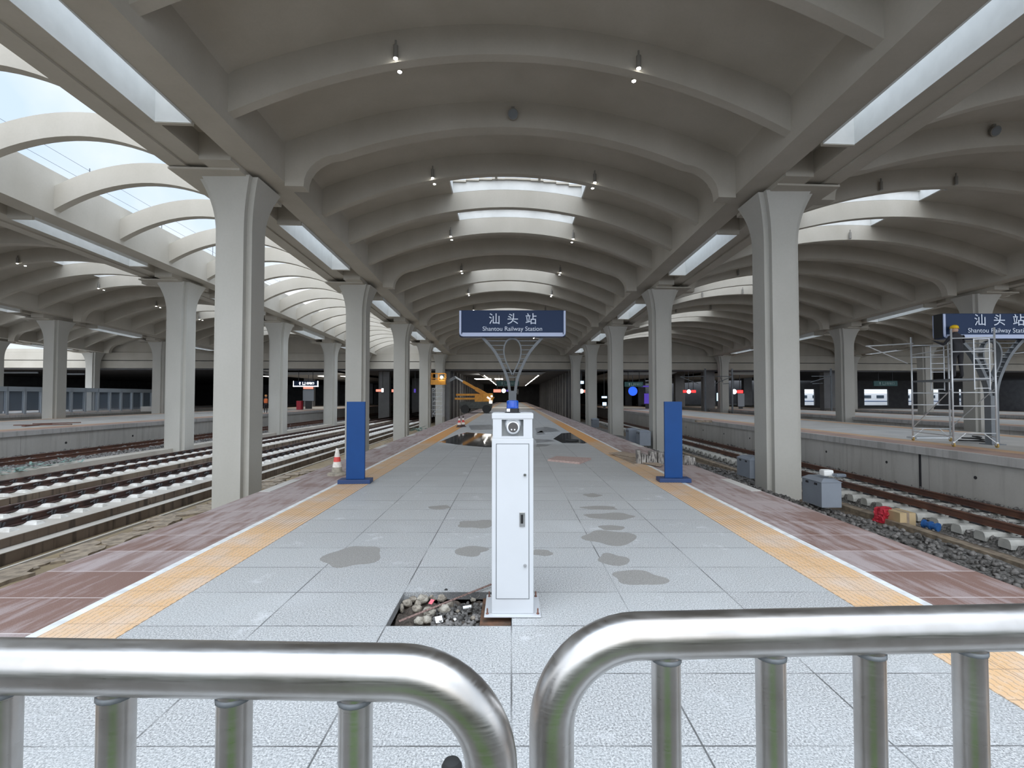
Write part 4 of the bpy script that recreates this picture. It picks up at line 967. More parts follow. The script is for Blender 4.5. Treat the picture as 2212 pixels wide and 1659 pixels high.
# ================================================================== STATION NAME SIGNS
def name_sign(x, y, lab, zb, zt, hw=1.9):
    t = thing('station_sign', (x, y, 0), lab, 'station sign')
    ZS = zb-4.0
    MB().bbox((-hw,-0.32,zb),(hw,0.06,zt),0.02).build('sign_box', M['signblue'], t)
    MB().box((-hw-0.01,-0.30,zb+0.02),(-hw+0.0,0.04,zt)).build('end_panel', M['signdark'], t); MB().box((hw,-0.30,zb+0.02),(hw+0.01,0.04,zt)).build('end_panel', M['signdark'], t)
    for f in (-0.335, 0.075):
        b = MB()
        path = [(-hw+0.03,f,zt-0.02),(-hw+0.03,f,zb+0.12),(-hw+0.05,f,zb+0.06),(-hw+0.12,f,zb+0.03),(hw-0.12,f,zb+0.03),(hw-0.05,f,zb+0.06),(hw-0.03,f,zb+0.12),(hw-0.03,f,zt-0.02)]
        for p, q in zip(path[:-1], path[1:]): b.bar(p, q, 0.07, 0.03, (0,1,0))
        b.box((-hw+0.1,f-0.013,zb+0.0),(hw-0.1,f+0.013,zb+0.13)); b.build('border', M['signwhite'], t)
    for k, ch in enumerate('汕头站'):
        o = txt(ch, 0.42, M['letter'], t, (-0.655+k*0.655+0.01,-0.335,zb+0.60), 'lettering', ex=0.004)
        o.data.offset = 0.002
    txt('Shantou Railway Station', 0.222, M['letter'], t, (0,-0.335,zb+0.265), 'lettering').data.offset = 0.0
    # forked post
    MB().box((-0.14,-0.12,0),(0.14,0.12,2.05+ZS)).build('post', M['post'], t)
    MB().box((-0.24,-0.24,0),(0.24,0.24,0.03)).build('base_plate', M['post'], t)
    def curve(pts, n=14):
        out_ = []
        for i in range(n+1):
            u = i/n; k = u*(len(pts)-1); j = min(int(k), len(pts)-2); f = k-j
            p0 = Vector(pts[max(j-1,0)]); p1 = Vector(pts[j]); p2 = Vector(pts[j+1]); p3 = Vector(pts[min(j+2,len(pts)-1)])
            out_.append(0.5*((2*p1)+(-p0+p2)*f+(2*p0-5*p1+4*p2-p3)*f*f+(-p0+3*p1-3*p2+p3)*f**3))
        return out_
    outer = {}
    for s, nm in ((-1,'outer_blade'), (1,'outer_blade')):
        pts = curve([(s*0.10,0,2.0+ZS),(s*0.17,0,2.45+ZS),(s*0.36,0,2.95+ZS),(s*0.66,0,3.5+ZS),(s*1.08,0,3.98+ZS)]); outer[s] = pts
        b = MB()
        for p, q in zip(pts[:-1], pts[1:]): b.bar(p, q, 0.20, 0.10, (s,0,0.4))
        b.build(nm, M['post'], t)
        pts = curve([(0.0,0,2.62+ZS),(s*0.16,0,2.95+ZS),(s*0.28,0,3.25+ZS),(s*0.31,0,3.6+ZS),(s*0.19,0,3.88+ZS),(0,0,3.95+ZS)])
        b = MB()
        for p, q in zip(pts[:-1], pts[1:]): b.bar(p, q, 0.18, 0.05, (s,0,0.2))
        b.build('inner_blade', M['post'], t)
        for k in range(9):
            z = 2.55+k*0.165+ZS
            ox = np.interp(z, [p.z for p in outer[s]], [abs(p.x) for p in outer[s]]); ix = np.interp(z, [2.62+ZS,2.95+ZS,3.25+ZS,3.6+ZS,3.88+ZS], [0.0,0.16,0.28,0.31,0.19])
            if ox-ix > 0.08: MB().box(tuple(sorted((s*ix,s*ox))[0:1])+(-0.075,z-0.012), (sorted((s*ix,s*ox))[1],0.075,z+0.012)).build('slat', M['post'], t)
    return t
name_sign(ony(1107,700,17.5).x, 17.83, 'blue station name sign on a forked post over the middle of the central platform', ony(1107,726.5,17.5).z, ony(1107,670,17.5).z)
ns = name_sign(ony(2158,700,16.6).x, 16.93, 'blue station name sign on the right platform behind the scaffold', ony(2100,731,16.6).z, ony(2100,677,16.6).z)
# ================================================================== CAMERA POST
t = thing('camera_post', (0.009, 3.70, 0.004), 'white steel camera post with cabinet door, dome camera and blue beacon', 'camera post')
YF = 0.03
b = MB(); b.bbox((-0.213,-0.01,0.0),(0.213,0.395,0.012),0.005)
b.build('base_plate', M['white'], t)
hw = 0.158
b = MB()
b.bbox((-hw,YF,0.012),(hw,YF+0.30,1.33),0.006)
b.build('body', M['white'], t)
b = MB()   # head with a window around the camera
hh = 0.150
b.box((-hh,YF+0.0,1.33),(-0.083,YF+0.29,1.478)); b.box((0.083,YF+0.0,1.33),(hh,YF+0.29,1.478)); b.box((-0.083,YF+0.0,1.33),(0.083,YF+0.29,1.345)); b.box((-0.083,YF+0.0,1.478-0.006),(0.083,YF+0.29,1.478))
b.build('head', M['white'], t)
MB().bbox((-hw,YF-0.004,1.478),(hw,YF+0.30,1.52),0.005).build('cap', M['white'], t)
MB().box((-0.083,YF+0.085,1.345),(0.083,YF+0.29,1.472)).build('niche_back', M['grey_ins'], t)
d = MB().bbox((-0.121,YF-0.006,0.128),(0.121,YF+0.002,1.285),0.002).build('door', M['white'], t)
MB().box((-0.126,YF-0.0015,0.123),(0.126,YF+0.001,1.29)).build('door_seam', M['seam'], t)
for z in (1.055, 0.375): 
    o = MB().lathe([(0.0125,0),(0.0125,0.006),(0.009,0.012)],(0.093,YF-0.006,z),16,Matrix.Rotation(math.pi/2,3,'X')).build('lock', M['chrome'], d)
o = MB().bbox((0.051,YF-0.012,0.665),(0.094,YF-0.005,0.775),0.003).build('handle', M['chrome'], d)
MB().bbox((0.061,YF-0.0135,0.69),(0.080,YF-0.0115,0.757),0.001).build('handle_recess', M['black'], d)
RX = Matrix.Rotation(math.radians(64),3,'X')
Rb = Matrix.Rotation(math.radians(84),3,'X')
cm = MB().lathe([(0.064,-0.01),(0.066,0.0),(0.064,0.02),(0.058,0.045),(0.050,0.055)],(0.004,YF+0.085,1.442),28,Matrix.Rotation(math.radians(97),3,'X')).build('dome_camera', M['white2'], t, auto=50)
prof = [(0.052*math.sin(a), 0.052*math.cos(a)) for a in [math.pi*(1-i/16) for i in range(1,16)]]
prof = [(r, z) for r, z in prof if z < 0.034]
BC = Vector((0.004,YF+0.035,1.410))
MB().lathe(prof,BC,28,Rb).build('camera_ball', M['white2'], cm, smooth=True)
MB().lathe([(0.0375,0.033),(0.0375,0.040),(0.034,0.042)],BC,28,Rb).build('camera_lens', M['lensglass'], cm)
for sx in (-1,1): MB().lathe([(0.0055,0.042),(0.0055,0.0445)],BC+Rb@Vector((sx*0.012,-0.018,0)),12,Rb).build('lens_dot', M['white2'], cm)
for sx in (-1,1):
    for yy in (0.03, 0.35):
        MB().lathe([(0.011,0.012),(0.011,0.018),(0.006,0.019),(0.006,0.05),(0.003,0.055)],(sx*0.19,yy,0.0),10).build('anchor_bolt', M['rust'], t)
bc = MB().lathe([(0.062,1.52),(0.062,1.524),(0.052,1.526),(0.052,1.553),(0.047,1.555)],(0.0,YF+0.13,0),24).build('beacon_base', M['black'], t)
MB().lathe([(0.047,1.5551),(0.047,1.606),(0.044,1.614),(0.036,1.618)],(0.0,YF+0.13,0),24).build('beacon_cover', M['beacon'], bc, auto=40)
MB().lathe([(0.028,1.556),(0.028,1.575),(0.018,1.585),(0.018,1.598),(0.03,1.602)],(0.0,YF+0.13,0),20).build('reflector', M['beaconin'], bc, smooth=True)
MB().box((-0.046,YF+0.082,1.530),(-0.020,YF+0.10,1.553)).build('sticker', M['white2'], bc)
# ================================================================== RUBBLE PIT
tag(MB().box((-0.235,3.60,-0.2),(-0.004,4.14,-0.035)).build('footing', M['brick']), 'red-brown brick footing in the pit under the camera post', 'footing')
b = MB(); V = []; nx, ny = 22, 14
for j in range(ny+1):
    for i in range(nx+1):
        V.append((PX0+0.01+(TW-0.25)*i/nx, PY0+0.01+(TD-0.02)*j/ny, -0.085+0.02*math.sin(i*0.9+j)+rr(0.010)+0.0*j/ny))
F = [(j*(nx+1)+i, j*(nx+1)+i+1, (j+1)*(nx+1)+i+1, (j+1)*(nx+1)+i) for j in range(ny) for i in range(nx)]
tag(fastmesh('pit_soil', V, F, M['soil']), 'dark soil filling the pit left of the camera post', 'soil', kind='stuff')
scatter('pit_gravel', 420, lambda n: np.stack([-0.60+0.36*rng.random(n), 3.60+0.5*rng.random(n), -0.075+0.02*rng.random(n)],1), 0.02, M['ballastd'], 'fine dark gravel in the right half of the pit', 'gravel')
def stone(px, py, s, m, lab, z=-0.08, sq=(1,0.8,0.75), seed=0):
    c = onz(px, py, z); bm = bmesh.new(); bmesh.ops.create_icosphere(bm, subdivisions=3, radius=1.0)
    r = random.Random(seed); off = Vector((r.random()*50, r.random()*50, 3))
    from mathutils import noise
    for v in bm.verts:
        k = 1+0.30*noise.noise(v.co*1.3+off)+0.14*noise.noise(v.co*3.5+off)+0.06*noise.noise(v.co*8+off)
        v.co = Vector((v.co.x*sq[0], v.co.y*sq[1], v.co.z*sq[2]))*k*s
    me = bpy.data.meshes.new('rubble_stone'); bm.to_mesh(me); bm.free(); me.materials.append(m)
    me.polygons.foreach_set('use_smooth', [True]*len(me.polygons))
    o = bpy.data.objects.new('rubble_stone', me); C.objects.link(o); o.location = (c.x, c.y, z); return tag(o, lab, 'stone')
for k, (px, py, s, m, lab) in enumerate([
    (879,1303,0.038,'rubblecol','grey split lump in the far left corner of the pit'),
    (893,1295,0.030,'rubblecol','small lump in the back left of the pit'),
    (912,1294,0.044,'rubblelight','crumbly lump at the back of the pit left of the pink card'),
    (934,1289,0.036,'rubblecol','brown lump at the pit back edge behind the pink card'),
    (955,1292,0.036,'rubblecol','brown lump between pink card and black scrap'),
    (900,1315,0.036,'rubblecol','pale round lump in the left middle of the pit'),
    (903,1303,0.026,'rubblecol','small pebbly lump in the left middle of the pit'),
    (927,1323,0.045,'rubblelight','large pale lump beside the rusty strip'),
    (960,1318,0.046,'rubblelight','flat beige lump in the middle of the pit'),
    (972,1306,0.032,'rubblecol','half-buried lump under the rusty strip'),
    (868,1314,0.022,'rubblecol','thin upright lump at the left pit wall'),
    (905,1341,0.034,'rubblelight','yellowish lump at the front pit edge'),
    (922,1339,0.034,'rubblelight','broad yellowish lump at the front pit edge'),
    (989,1320,0.015,'rubblecol','small triangular stone in the gravel'),
    (1022,1335,0.018,'rubblecol','small flat stone in the gravel near the footing'),
    (1022,1296,0.020,'rubblelight','small pale stone inside the wire loop')]):
    stone(px, py, s*1.12, M[m], lab, z=-0.045, seed=k*7+1, sq=(1,0.75,0.8) if k != 10 else (0.6,0.6,1.5))
def scrap(px, py, w, h, m, lab, z=-0.045, rz=0.3, tilt=0.3):
    c = onz(px, py, z); Mx = Matrix.Rotation(rz,3,'Z') @ Matrix.Rotation(tilt,3,'X')
    return tag(MB().obox(c, (w,h,0.004), Mx).build('scrap', m), lab, 'scrap')
scrap(932,1300,0.035,0.045,M['pinkcard'],'small pink card on the rubble',-0.01,-0.5,0.5)
scrap(948,1338,0.055,0.05,M['whitebits'],'larger white scrap at the front of the pit',-0.04,0.4,0.7)
scrap(983,1338,0.022,0.02,M['whitebits'],'tiny white scrap in the gravel near the front edge',-0.055,0.9,0.5)
tag(MB().tube([onz(1000,1313,-0.05), onz(1018,1310,-0.045)],0.013,10).build('white_pipe', M['whitebits']), 'short white plastic pipe piece on the gravel', 'pipe')
tag(MB().tube([onz(962,1276,-0.01), onz(968,1281,-0.02), onz(975,1283,-0.03)],[0.022,0.016,0.012],8).build('black_scrap', M['rubber']), 'crumpled black scrap at the back edge of the pit', 'scrap')
a, c = onz(862,1342,-0.02), onz(1062,1262,0.03)
tag(MB().bar(a, c, 0.017, 0.003, (0,-0.6,1)).build('steel_strip', M['stripm']), 'rusty perforated steel strip lying across the pit', 'strip')
b = MB(); cc = onz(1026,1292,-0.06)
cc.z = -0.02; b.tube([cc+Vector((0.045*math.cos(u*0.5),0.06*math.sin(u*0.5),0.02*math.sin(u*0.5))) for u in range(13)],0.0015,5); tag(b.build('wire_loop', M['rubblelight']), 'thin pale wire loop beside the footing', 'wire')
# ================================================================== BLUE BOARDS
def board(px, pyb, Y, lab, w, rz):
    p = onz(px, pyb, 0); t = thing('blue_board', (p.x, p.y+0.14, 0.005), lab, 'board', rz=rz)
    MB().bbox((-0.30,-0.15,0),(0.30,0.15,0.075),0.006).build('plinth', M['bluebase'], t)
    MB().bbox((-w/2,-0.035,0.075),(w/2,0.035,1.55),0.004).build('panel', M['bluepanel'], t)
board(763, 1046, 9.2, 'upright blue board on a plinth, left of the camera post', 0.345, math.radians(4))
board(1460, 1043, 9.2, 'upright blue board on a plinth, right of the camera post', 0.335, math.radians(-3))
# ================================================================== TRAFFIC CONES
def cone(px, py, h, lab, dark=False, grp=None):
    p = onz(px, py, 0); t = thing('traffic_cone', (p.x, p.y, 0.002), lab, 'traffic cone', grp)
    MB().lathe([(0.20,0),(0.20,0.035),(0.16,0.06),(0.12,0.065)] if not dark else [(0.17,0),(0.17,0.03),(0.12,0.04)],(0,0,0),4 if dark else 18).build('base', M['conedark'] if dark else M['conebase'], t)
    def r(z): return 0.115-(0.115-0.028)*(z-0.05)/(h-0.05)
    bands = [('body',0.05,0.30*h,'conebase'),('white_band',0.30*h,0.50*h,'conewhite'),('red_band',0.50*h,0.68*h,'conered'),('top_band',0.68*h,h,'conewhite')] if not dark else \
            [('body',0.03,0.22*h,'conedark'),('white_band',0.22*h,0.42*h,'conewhite'),('red_band',0.42*h,0.62*h,'conered'),('white_band',0.62*h,0.80*h,'conewhite'),('tip',0.80*h,h,'conedark')]
    for nm, a_, b_, m in bands: MB().lathe([(r(a_),a_),(r(b_),b_)],(0,0,0),20).build(nm, M[m], t, auto=40)
    if not dark: MB().tube([(0,0,h),(0.01,0,h+0.04)],0.015,8).build('ring', M['rubber'], t)
cone(728, 1026, 0.56, 'dirty white traffic cone with red band left of the left blue board')
cone(992, 923, 0.60, 'red-striped traffic cone beside the far puddle, left one of the pair', True)
cone(1000.5, 922, 0.60, 'red-striped traffic cone beside the far puddle, right one of the pair', True)
# ================================================================== LOOSE THINGS ON THE PLATFORM
P = quad([(1183,996),(1202,989),(1277,993),(1252,1003)])
flat('granite_offcut', P, 0.001, 0.05, M['slabpink'], 'pinkish granite slab offcut lying right of the camera post', 'slab')
P = onz(1235,953,0)
b = MB(); b.tube([P+Vector((0.25*math.cos(u*0.6)*(1-u*0.02),0.2*math.sin(u*0.6),0.03)) for u in range(22)],0.03,6); tag(b.build('cable_coil', M['rubber']), 'black coiled cable on the paving right of the camera post', 'cable')
def plank(pts, th, lab, z=0.0):
    q = quad(pts); b = MB().prism(q, z+0.002, z+th); return tag(b.build('board_sheet', M['wood']), lab, 'board')
plank([(1315,983),(1345,980),(1400,990),(1385,995)], 0.02, 'thin weathered board at the back of the pile on the right tactile strip', 0.045)
plank([(1322,984),(1350,985),(1432,1006),(1425,1010),(1365,998)], 0.02, 'long weathered board at the front of the pile on the right tactile strip', 0.02)
plank([(1330,986),(1372,988),(1402,1000),(1370,1004)], 0.018, 'pale board at the bottom of the pile on the right tactile strip')
for k, (px, hgt, wd) in enumerate([(1383,0.33,0.10),(1392,0.24,0.11),(1402,0.20,0.10),(1414,0.30,0.16),(1428,0.28,0.14),(1441,0.22,0.10),(1485,0.22,0.14),(1497,0.18,0.14)]):
    p = onz(px, 1003 if px < 1450 else 1005, 0)
    o = MB().bbox((-wd/2,-0.15,0),(wd/2,0.15,hgt),0.02).build('curb_stone', M['darkcurb'], loc=(p.x,p.y+0.18,0.002)); o.rotation_euler = (0,0,rr(0.15))
    tag(o, 'broken concrete curb piece on the right edge strip, %s from the left of its row' % ORD[k], 'concrete block', None)
p = onz(1240,893,0)
flat('access_cover', blob(6.4, 11.6, 0.3, 0.12), 0, 0.002, M['damp'], 'small dark smear beside the right blue board plinth', 'damp patch') if False else None
# ================================================================== CABINETS BY THE RIGHT TRACK
def cabinet(px, py, z, w, dth, h, lab, rz=0):
    p = onz(px, py, z); t = thing('track_cabinet', (p.x, p.y+dth/2, z), lab, 'cabinet', rz=rz)
    MB().bbox((-w/2,-dth/2,0),(w/2,dth/2,h-0.08),0.012).build('body', M['boxgrey'], t)
    b = MB(); b.add([(-w/2-0.02,-dth/2-0.02,h-0.09),(w/2+0.02,-dth/2-0.02,h-0.09),(w/2+0.02,dth/2+0.02,h-0.09),(-w/2-0.02,dth/2+0.02,h-0.09),
                     (-w/2+0.12,-dth/2+0.10,h),(w/2-0.12,-dth/2+0.10,h),(w/2-0.12,dth/2-0.10,h),(-w/2+0.12,dth/2-0.10,h)],[(0,3,2,1),(4,5,6,7),(0,1,5,4),(1,2,6,5),(2,3,7,6),(3,0,4,7)]); b.build('lid', M['boxgrey'], t)
    for s in (-0.22, 0.22):
        MB().bbox((-w/2-0.014,s*dth-0.06,h*0.74),(-w/2+0.02,s*dth+0.06,h*0.82),0.01).build('vent_slot', M['boxdark'], t)
    return t
c1 = cabinet(1797, 1097, -1.22, 0.52, 0.85, 0.74, 'grey track cabinet with a white bag on top, nearest of four')
cabinet(1640, 1034, -1.1, 0.62, 0.95, 0.70, 'grey track cabinet half hidden behind the nearest right column')
cabinet(1370, 957, -1.1, 0.62, 0.8, 0.86, 'grey track cabinet left of a pair between right columns')
cabinet(1394, 963, -1.1, 0.62, 0.8, 0.86, 'grey track cabinet right of a pair between right columns')
cabinet(1287, 923, -1.1, 0.6, 0.8, 0.8, 'small grey track cabinet beside the farthest right columns')
p = c1.location
bm_ = MB().bbox((-0.14,-0.10,0),(0.12,0.12,0.16),0.04); tag(bm_.build('white_bag', M['whitebits'], loc=(p.x+0.0, p.y-0.25, p.z+0.80)), 'white plastic bag on the nearest grey track cabinet', 'bag')
tag(MB().bbox((-0.12,-0.1,0),(0.14,0.1,0.09),0.035).build('clear_bag', M['frost'], loc=(p.x+0.17, p.y-0.46, p.z+0.80)), 'crumpled clear plastic bag beside the white bag on the cabinet', 'bag')
p = onz(1918, 1130, -1.6); bm = bmesh.new(); bmesh.ops.create_cube(bm, size=1); bmesh.ops.subdivide_edges(bm, edges=bm.edges[:], cuts=5, use_grid_fill=True)
from mathutils import noise as mn
for v in bm.verts:
    v.co = Vector((v.co.x*0.34, v.co.y*0.26, (v.co.z+0.5)*0.36)); k = mn.noise_vector(v.co*9)*0.07; k.z *= 1.2 if v.co.z > 0.1 else 0; v.co += k
me = bpy.data.meshes.new('red_bag'); bm.to_mesh(me); bm.free(); me.materials.append(M['redbag'])
o = bpy.data.objects.new('red_bag', me); C.objects.link(o); o.location = (p.x, p.y+0.15, -1.61); o.rotation_euler = (0,0,0.3); tag(o, 'crumpled red bag left of the cardboard box by the sleepers', 'bag')
p = onz(1957, 1138, -1.62); o = MB().bbox((-0.20,-0.27,0),(0.20,0.27,0.36),0.01).build('cardboard_box', M['card'], loc=(p.x, p.y+0.2, -1.62)); tag(o, 'cardboard box standing by the sleeper ends of the right track', 'box')
MB().box((-0.03,-0.275,0.02),(0.03,0.275,0.364)).build('tape', M['wood'], o)
a, c = onz(1996,1131,-1.45), onz(2026,1139,-1.47); b = MB().tube([a, c], 0.075, 12)
for u in (0.0, 0.5, 1.0): q = a.lerp(c, u); b.tube([q-(c-a).normalized()*0.02, q+(c-a).normalized()*0.02], 0.105, 12)
tag(b.build('blue_pipe', M['bluewrap']), 'blue flanged pipe lying beside the cardboard box', 'pipe')
for (px, py) in ((905,929),): 
    p = onz(px, py, -0.35); b = MB()
    for j in range(30):
        q = p+Vector((rr(0.45),rr(0.3),rr(0.15))); b.bar(q, q+Vector((rr(0.35),rr(0.2),rr(0.15))), 0.12, 0.008)
    tag(b.build('green_netting', M['net']), 'crumpled pale green netting beside the fourth left column', 'netting')
tag(MB().box((1.4,0,0),(2.4,0.3,0.12)).build('timber', M['wood'], loc=(ony(1515,905,32).x-1.9, 31.5, 0.01)), 'dark timber block lying on the right platform', 'timber')
for k, (a, c) in enumerate([((30,920),(155,918)),((50,922),(110,917)),((70,917),(175,914))]):
    p, q = onz(*a), onz(*c); tag(MB().bar(p+Vector((0,0,0.04)), q+Vector((0,0,0.04)), 0.14, 0.05).build('steel_bar', M['rust']), 'dark steel bar lying on the left platform, %s of the three from the edge' % ORD[k], 'bar')
p = onz(297, 889, 0); tag(MB().prism([(-0.9,0),(0.9,0),(0.9,0.9),(-0.9,0.9)],0,0.55).build('concrete_block', M['deck'], loc=(p.x*0.97, p.y, 0.01)), 'grey covered block on the left platform in front of the glass barrier', 'block')
# ================================================================== GLASS BARRIER FAR LEFT
first = None
for k in range(18):
    y = 34.6+k*1.62
    if first is None:
        t = first = thing('barrier_panel', (-45.6, y, 0), 'glass platform barrier panel with grey posts and header on the outer left platform', 'barrier panel', 'glass barrier panels')
        MB().box((-0.12,-0.10,0),(0.12,0.10,2.2)).build('post', M['frame'], t)
        MB().box((-0.12,-0.10,2.15),(0.14,1.62,2.58)).build('header', M['frame'], t)
        MB().box((-0.02,0.10,0.12),(0.02,1.52,2.15)).build('glass', M['frost'], t)
        MB().box((-0.06,0.10,0.0),(0.06,1.52,0.14)).build('bottom_rail', M['deck'], t)
    else: dup(first, loc=(-45.6, y, 0))
# ================================================================== STEEL CROWD BARRIERS
def barrier(side, ztop, Y0, Y1, xbend, lab, bal, dirn, R=0.135, r=0.038):
    t = thing('steel_barrier', (0,0,0), lab, 'barrier')
    def yy(x): return Y0+(Y1-Y0)*x
    # top rail runs from the far outside in to the bend and goes down
    pts = []
    xo = xbend+dirn*2.1
    for i in range(8): x = xo+(xbend+dirn*R-xo)*i/7; pts.append((x, yy(x), ztop))
    for i in range(1, 13):
        a = i/12*math.pi/2; x = xbend+dirn*(R-R*math.sin(a)); pts.append((x, yy(x), ztop-R+R*math.cos(a)))
    pts += [(xbend, yy(xbend), z) for z in (0.9, 0.5, 0.1)]
    MB().tube(pts, r, 28, cap=True).build('frame_tube', M['steel'], t, smooth=True)
    MB().tube([(xbend, yy(xbend), 0.12), (xo, yy(xo), 0.12)], 0.024, 16).build('bottom_rail', M['steel'], t, smooth=True)
    MB().tube([(xo, yy(xo), 0.02), (xo, yy(xo), ztop)], r, 24).build('end_post', M['steel'], t, smooth=True)
    for x in bal:
        o = MB().tube([(x, yy(x), 0.12), (x, yy(x), ztop-0.02)], 0.0245, 20, cap=False).build('upright', M['steel'], t, smooth=True)
        MB().tube([(x, yy(x), ztop-0.041), (x, yy(x), ztop-0.034)], 0.0262, 16).build('weld', M['post'], o, smooth=True)
    MB().box((xbend-0.03,yy(xbend)-0.3,0.005),(xbend+0.03,yy(xbend)+0.3,0.05)).build('foot', M['steel'], t)
    MB().box((xo-0.03,yy(xo)-0.3,0.005),(xo+0.03,yy(xo)+0.3,0.05)).build('foot', M['steel'], t)
    return t
def xat(px, Y): return (px-1105)/FPX*Y
barrier('L', 1.245, 0.727, 0.727-0.03, xat(1063,0.735), 'polished steel crowd barrier in front of the camera on the left, rounded end at right',
        [xat(27,0.752),xat(270,0.747),xat(518,0.74),xat(774,0.733),xat(-215,0.757)], -1)
barrier('R', 1.240, 0.842, 0.842+0.045, xat(1190,0.846), 'polished steel crowd barrier in front of the camera on the right, rounded end at left',
        [xat(1434,0.854),xat(1657,0.862),xat(1868,0.870),xat(2082,0.878),xat(2290,0.886)], 1, R=0.15)
# black pole cap behind the left barrier
p = ony(976, 1640, 1.15)
t = thing('black_pole', (p.x, 1.15, 0.0), 'short black pole with rubber cap seen between the uprights of the left steel barrier', 'pole')
MB().lathe([(0.018,0.002),(0.018,p.z-0.06)],(0,0,0),14).build('shaft', M['black'], t, auto=40)
MB().lathe([(0.024,p.z-0.07),(0.024,p.z-0.015),(0.018,p.z-0.004),(0.006,p.z)],(0,0,0),16).build('cap', M['rubber'], t, auto=40)
# ================================================================== PEOPLE
def limb_mesh(name, chains, m, parent=None, sub=2):
    """chains: list of lists of (x,y,z,r); chains may start from a point already used"""
    V = []; E = []; Rr = []; idx = {}
    for ch in chains:
        prev = None
        for (x, y, z, r) in ch:
            key = (round(x,4), round(y,4), round(z,4))
            if key not in idx: idx[key] = len(V); V.append((x,y,z)); Rr.append(r)
            i = idx[key]
            if prev is not None: E.append((prev, i))
            prev = i
    me = bpy.data.meshes.new(name); me.from_pydata(V, E, []); me.materials.append(m)
    o = bpy.data.objects.new(name, me); C.objects.link(o)
    md = o.modifiers.new('skin', 'SKIN'); md.use_smooth_shade = True
    sv = me.skin_vertices[0].data
    for i, r in enumerate(Rr): sv[i].radius = (r, r); sv[i].use_root = (i == 0)
    s2 = o.modifiers.new('sub', 'SUBSURF'); s2.levels = sub; s2.render_levels = sub
    if parent: o.parent = parent
    return o
def hand(w, d, s):
    """five short finger chains from wrist w along direction d"""
    w = Vector(w[:3]); d = Vector(d).normalized(); side = d.cross(Vector((0,0,1))); side = side.normalized() if side.length > 0.1 else Vector((1,0,0))
    palm = w+d*0.075; out_ = [[(*w,0.026),(*palm,0.030)]]
    for k, (o_, L) in enumerate(((-0.027,0.062),(-0.009,0.075),(0.010,0.070),(0.028,0.055))):
        b0 = palm+side*o_+d*0.02; b1 = b0+d*L*0.55+Vector((0,0,-0.010)); b2 = b1+d*L*0.4+Vector((0,0,-0.022))
        out_.append([(*palm,0.030),(*b0,0.0095),(*b1,0.0088),(*b2,0.0075)])
    tb = w+d*0.03+side*(-s)*0.035; out_.append([(*w,0.026),(*tb,0.011),(*(tb+d*0.04+side*(-s)*0.02),0.009)])
    return out_
def person(loc, rz, lab, pose, vest, hel, trousers, grp=None):
    t = thing('person', loc, lab, 'person', grp, rz)
    P = pose
    torso = [P['pelvis']+(0.145,), P['waist']+(0.135,), P['chest']+(0.165,), P['neck']+(0.06,), P['head']+(0.085,)]
    chains = [torso]
    for s, q in ((-1,'l'), (1,'r')):
        sh = (P['chest'][0]+s*0.17, P['chest'][1], P['chest'][2]+0.07)
        chains.append([P['chest']+(0.165,), sh+(0.065,), P['el'+q]+(0.045,), P['wr'+q]+(0.032,)])
        hip = (P['pelvis'][0]+s*0.09, P['pelvis'][1], P['pelvis'][2]-0.06)
        chains.append([P['pelvis']+(0.145,), hip+(0.095,), P['kn'+q]+(0.062,), P['an'+q]+(0.042,), (P['an'+q][0], P['an'+q][1]-0.14, P['an'+q][2]-0.05, 0.035)])
    for s, q in ((-1,'l'), (1,'r')):
        d = Vector(P['wr'+q])-Vector(P['el'+q]); chains += hand(P['wr'+q], d, s)
    body = limb_mesh('body', chains, trousers, t)
    hx, hy, hz = P['head']
    bm = MB(); n = 18
    prof = [(0.098*math.sin(a), 0.115*math.cos(a)) for a in [math.pi*(1-i/16) for i in range(1,16)]]
    h = MB().lathe(prof,(hx,hy,hz+0.02),n).build('face', M['skin'], t, smooth=True)
    MB().obox((hx,hy-0.10,hz+0.01),(0.022,0.03,0.04)).build('nose', M['skin'], h)
    for s in (-1,1):
        MB().lathe([(0.012,0),(0.012,0.004)],(hx+s*0.035,hy-0.092,hz+0.035),8,Matrix.Rotation(math.pi/2,3,'X')).build('eye', M['black'], h)
        MB().obox((hx+s*0.098,hy,hz+0.01),(0.015,0.03,0.05)).build('ear', M['skin'], h)
    MB().obox((hx,hy-0.094,hz-0.045),(0.045,0.01,0.008)).build('mouth', M['conered'], h)
    MB().lathe([(0.150,0.045),(0.122,0.052),(0.120,0.09),(0.105,0.135),(0.06,0.165),(0.02,0.172)],(hx,hy-0.01,hz+0.02),20).build('safety_helmet', hel, t, smooth=True)
    if vest:
        pw, cw = Vector(P['waist']), Vector(P['chest'])
        b = MB(); secs = []
        for u, rx, ry in ((0,0.175,0.135),(0.35,0.18,0.14),(0.7,0.20,0.15),(1.0,0.20,0.14),(1.18,0.13,0.10)):
            c = (pw+Vector((0,0,-0.10))).lerp(cw+Vector((0,0,0.05)), u)
            secs.append([c+Vector((rx*math.cos(a_),ry*math.sin(a_),0)) for a_ in [2*math.pi*i/18 for i in range(18)]])
        for s_ in secs: b.v += [tuple(v) for v in s_]
        for j in range(len(secs)-1):
            for i in range(18): b.f.append((j*18+i, j*18+(i+1)%18, (j+1)*18+(i+1)%18, (j+1)*18+i))
        b.build('safety_vest', vest, t, smooth=True)
    return t
p = onz(574, 893, 0)
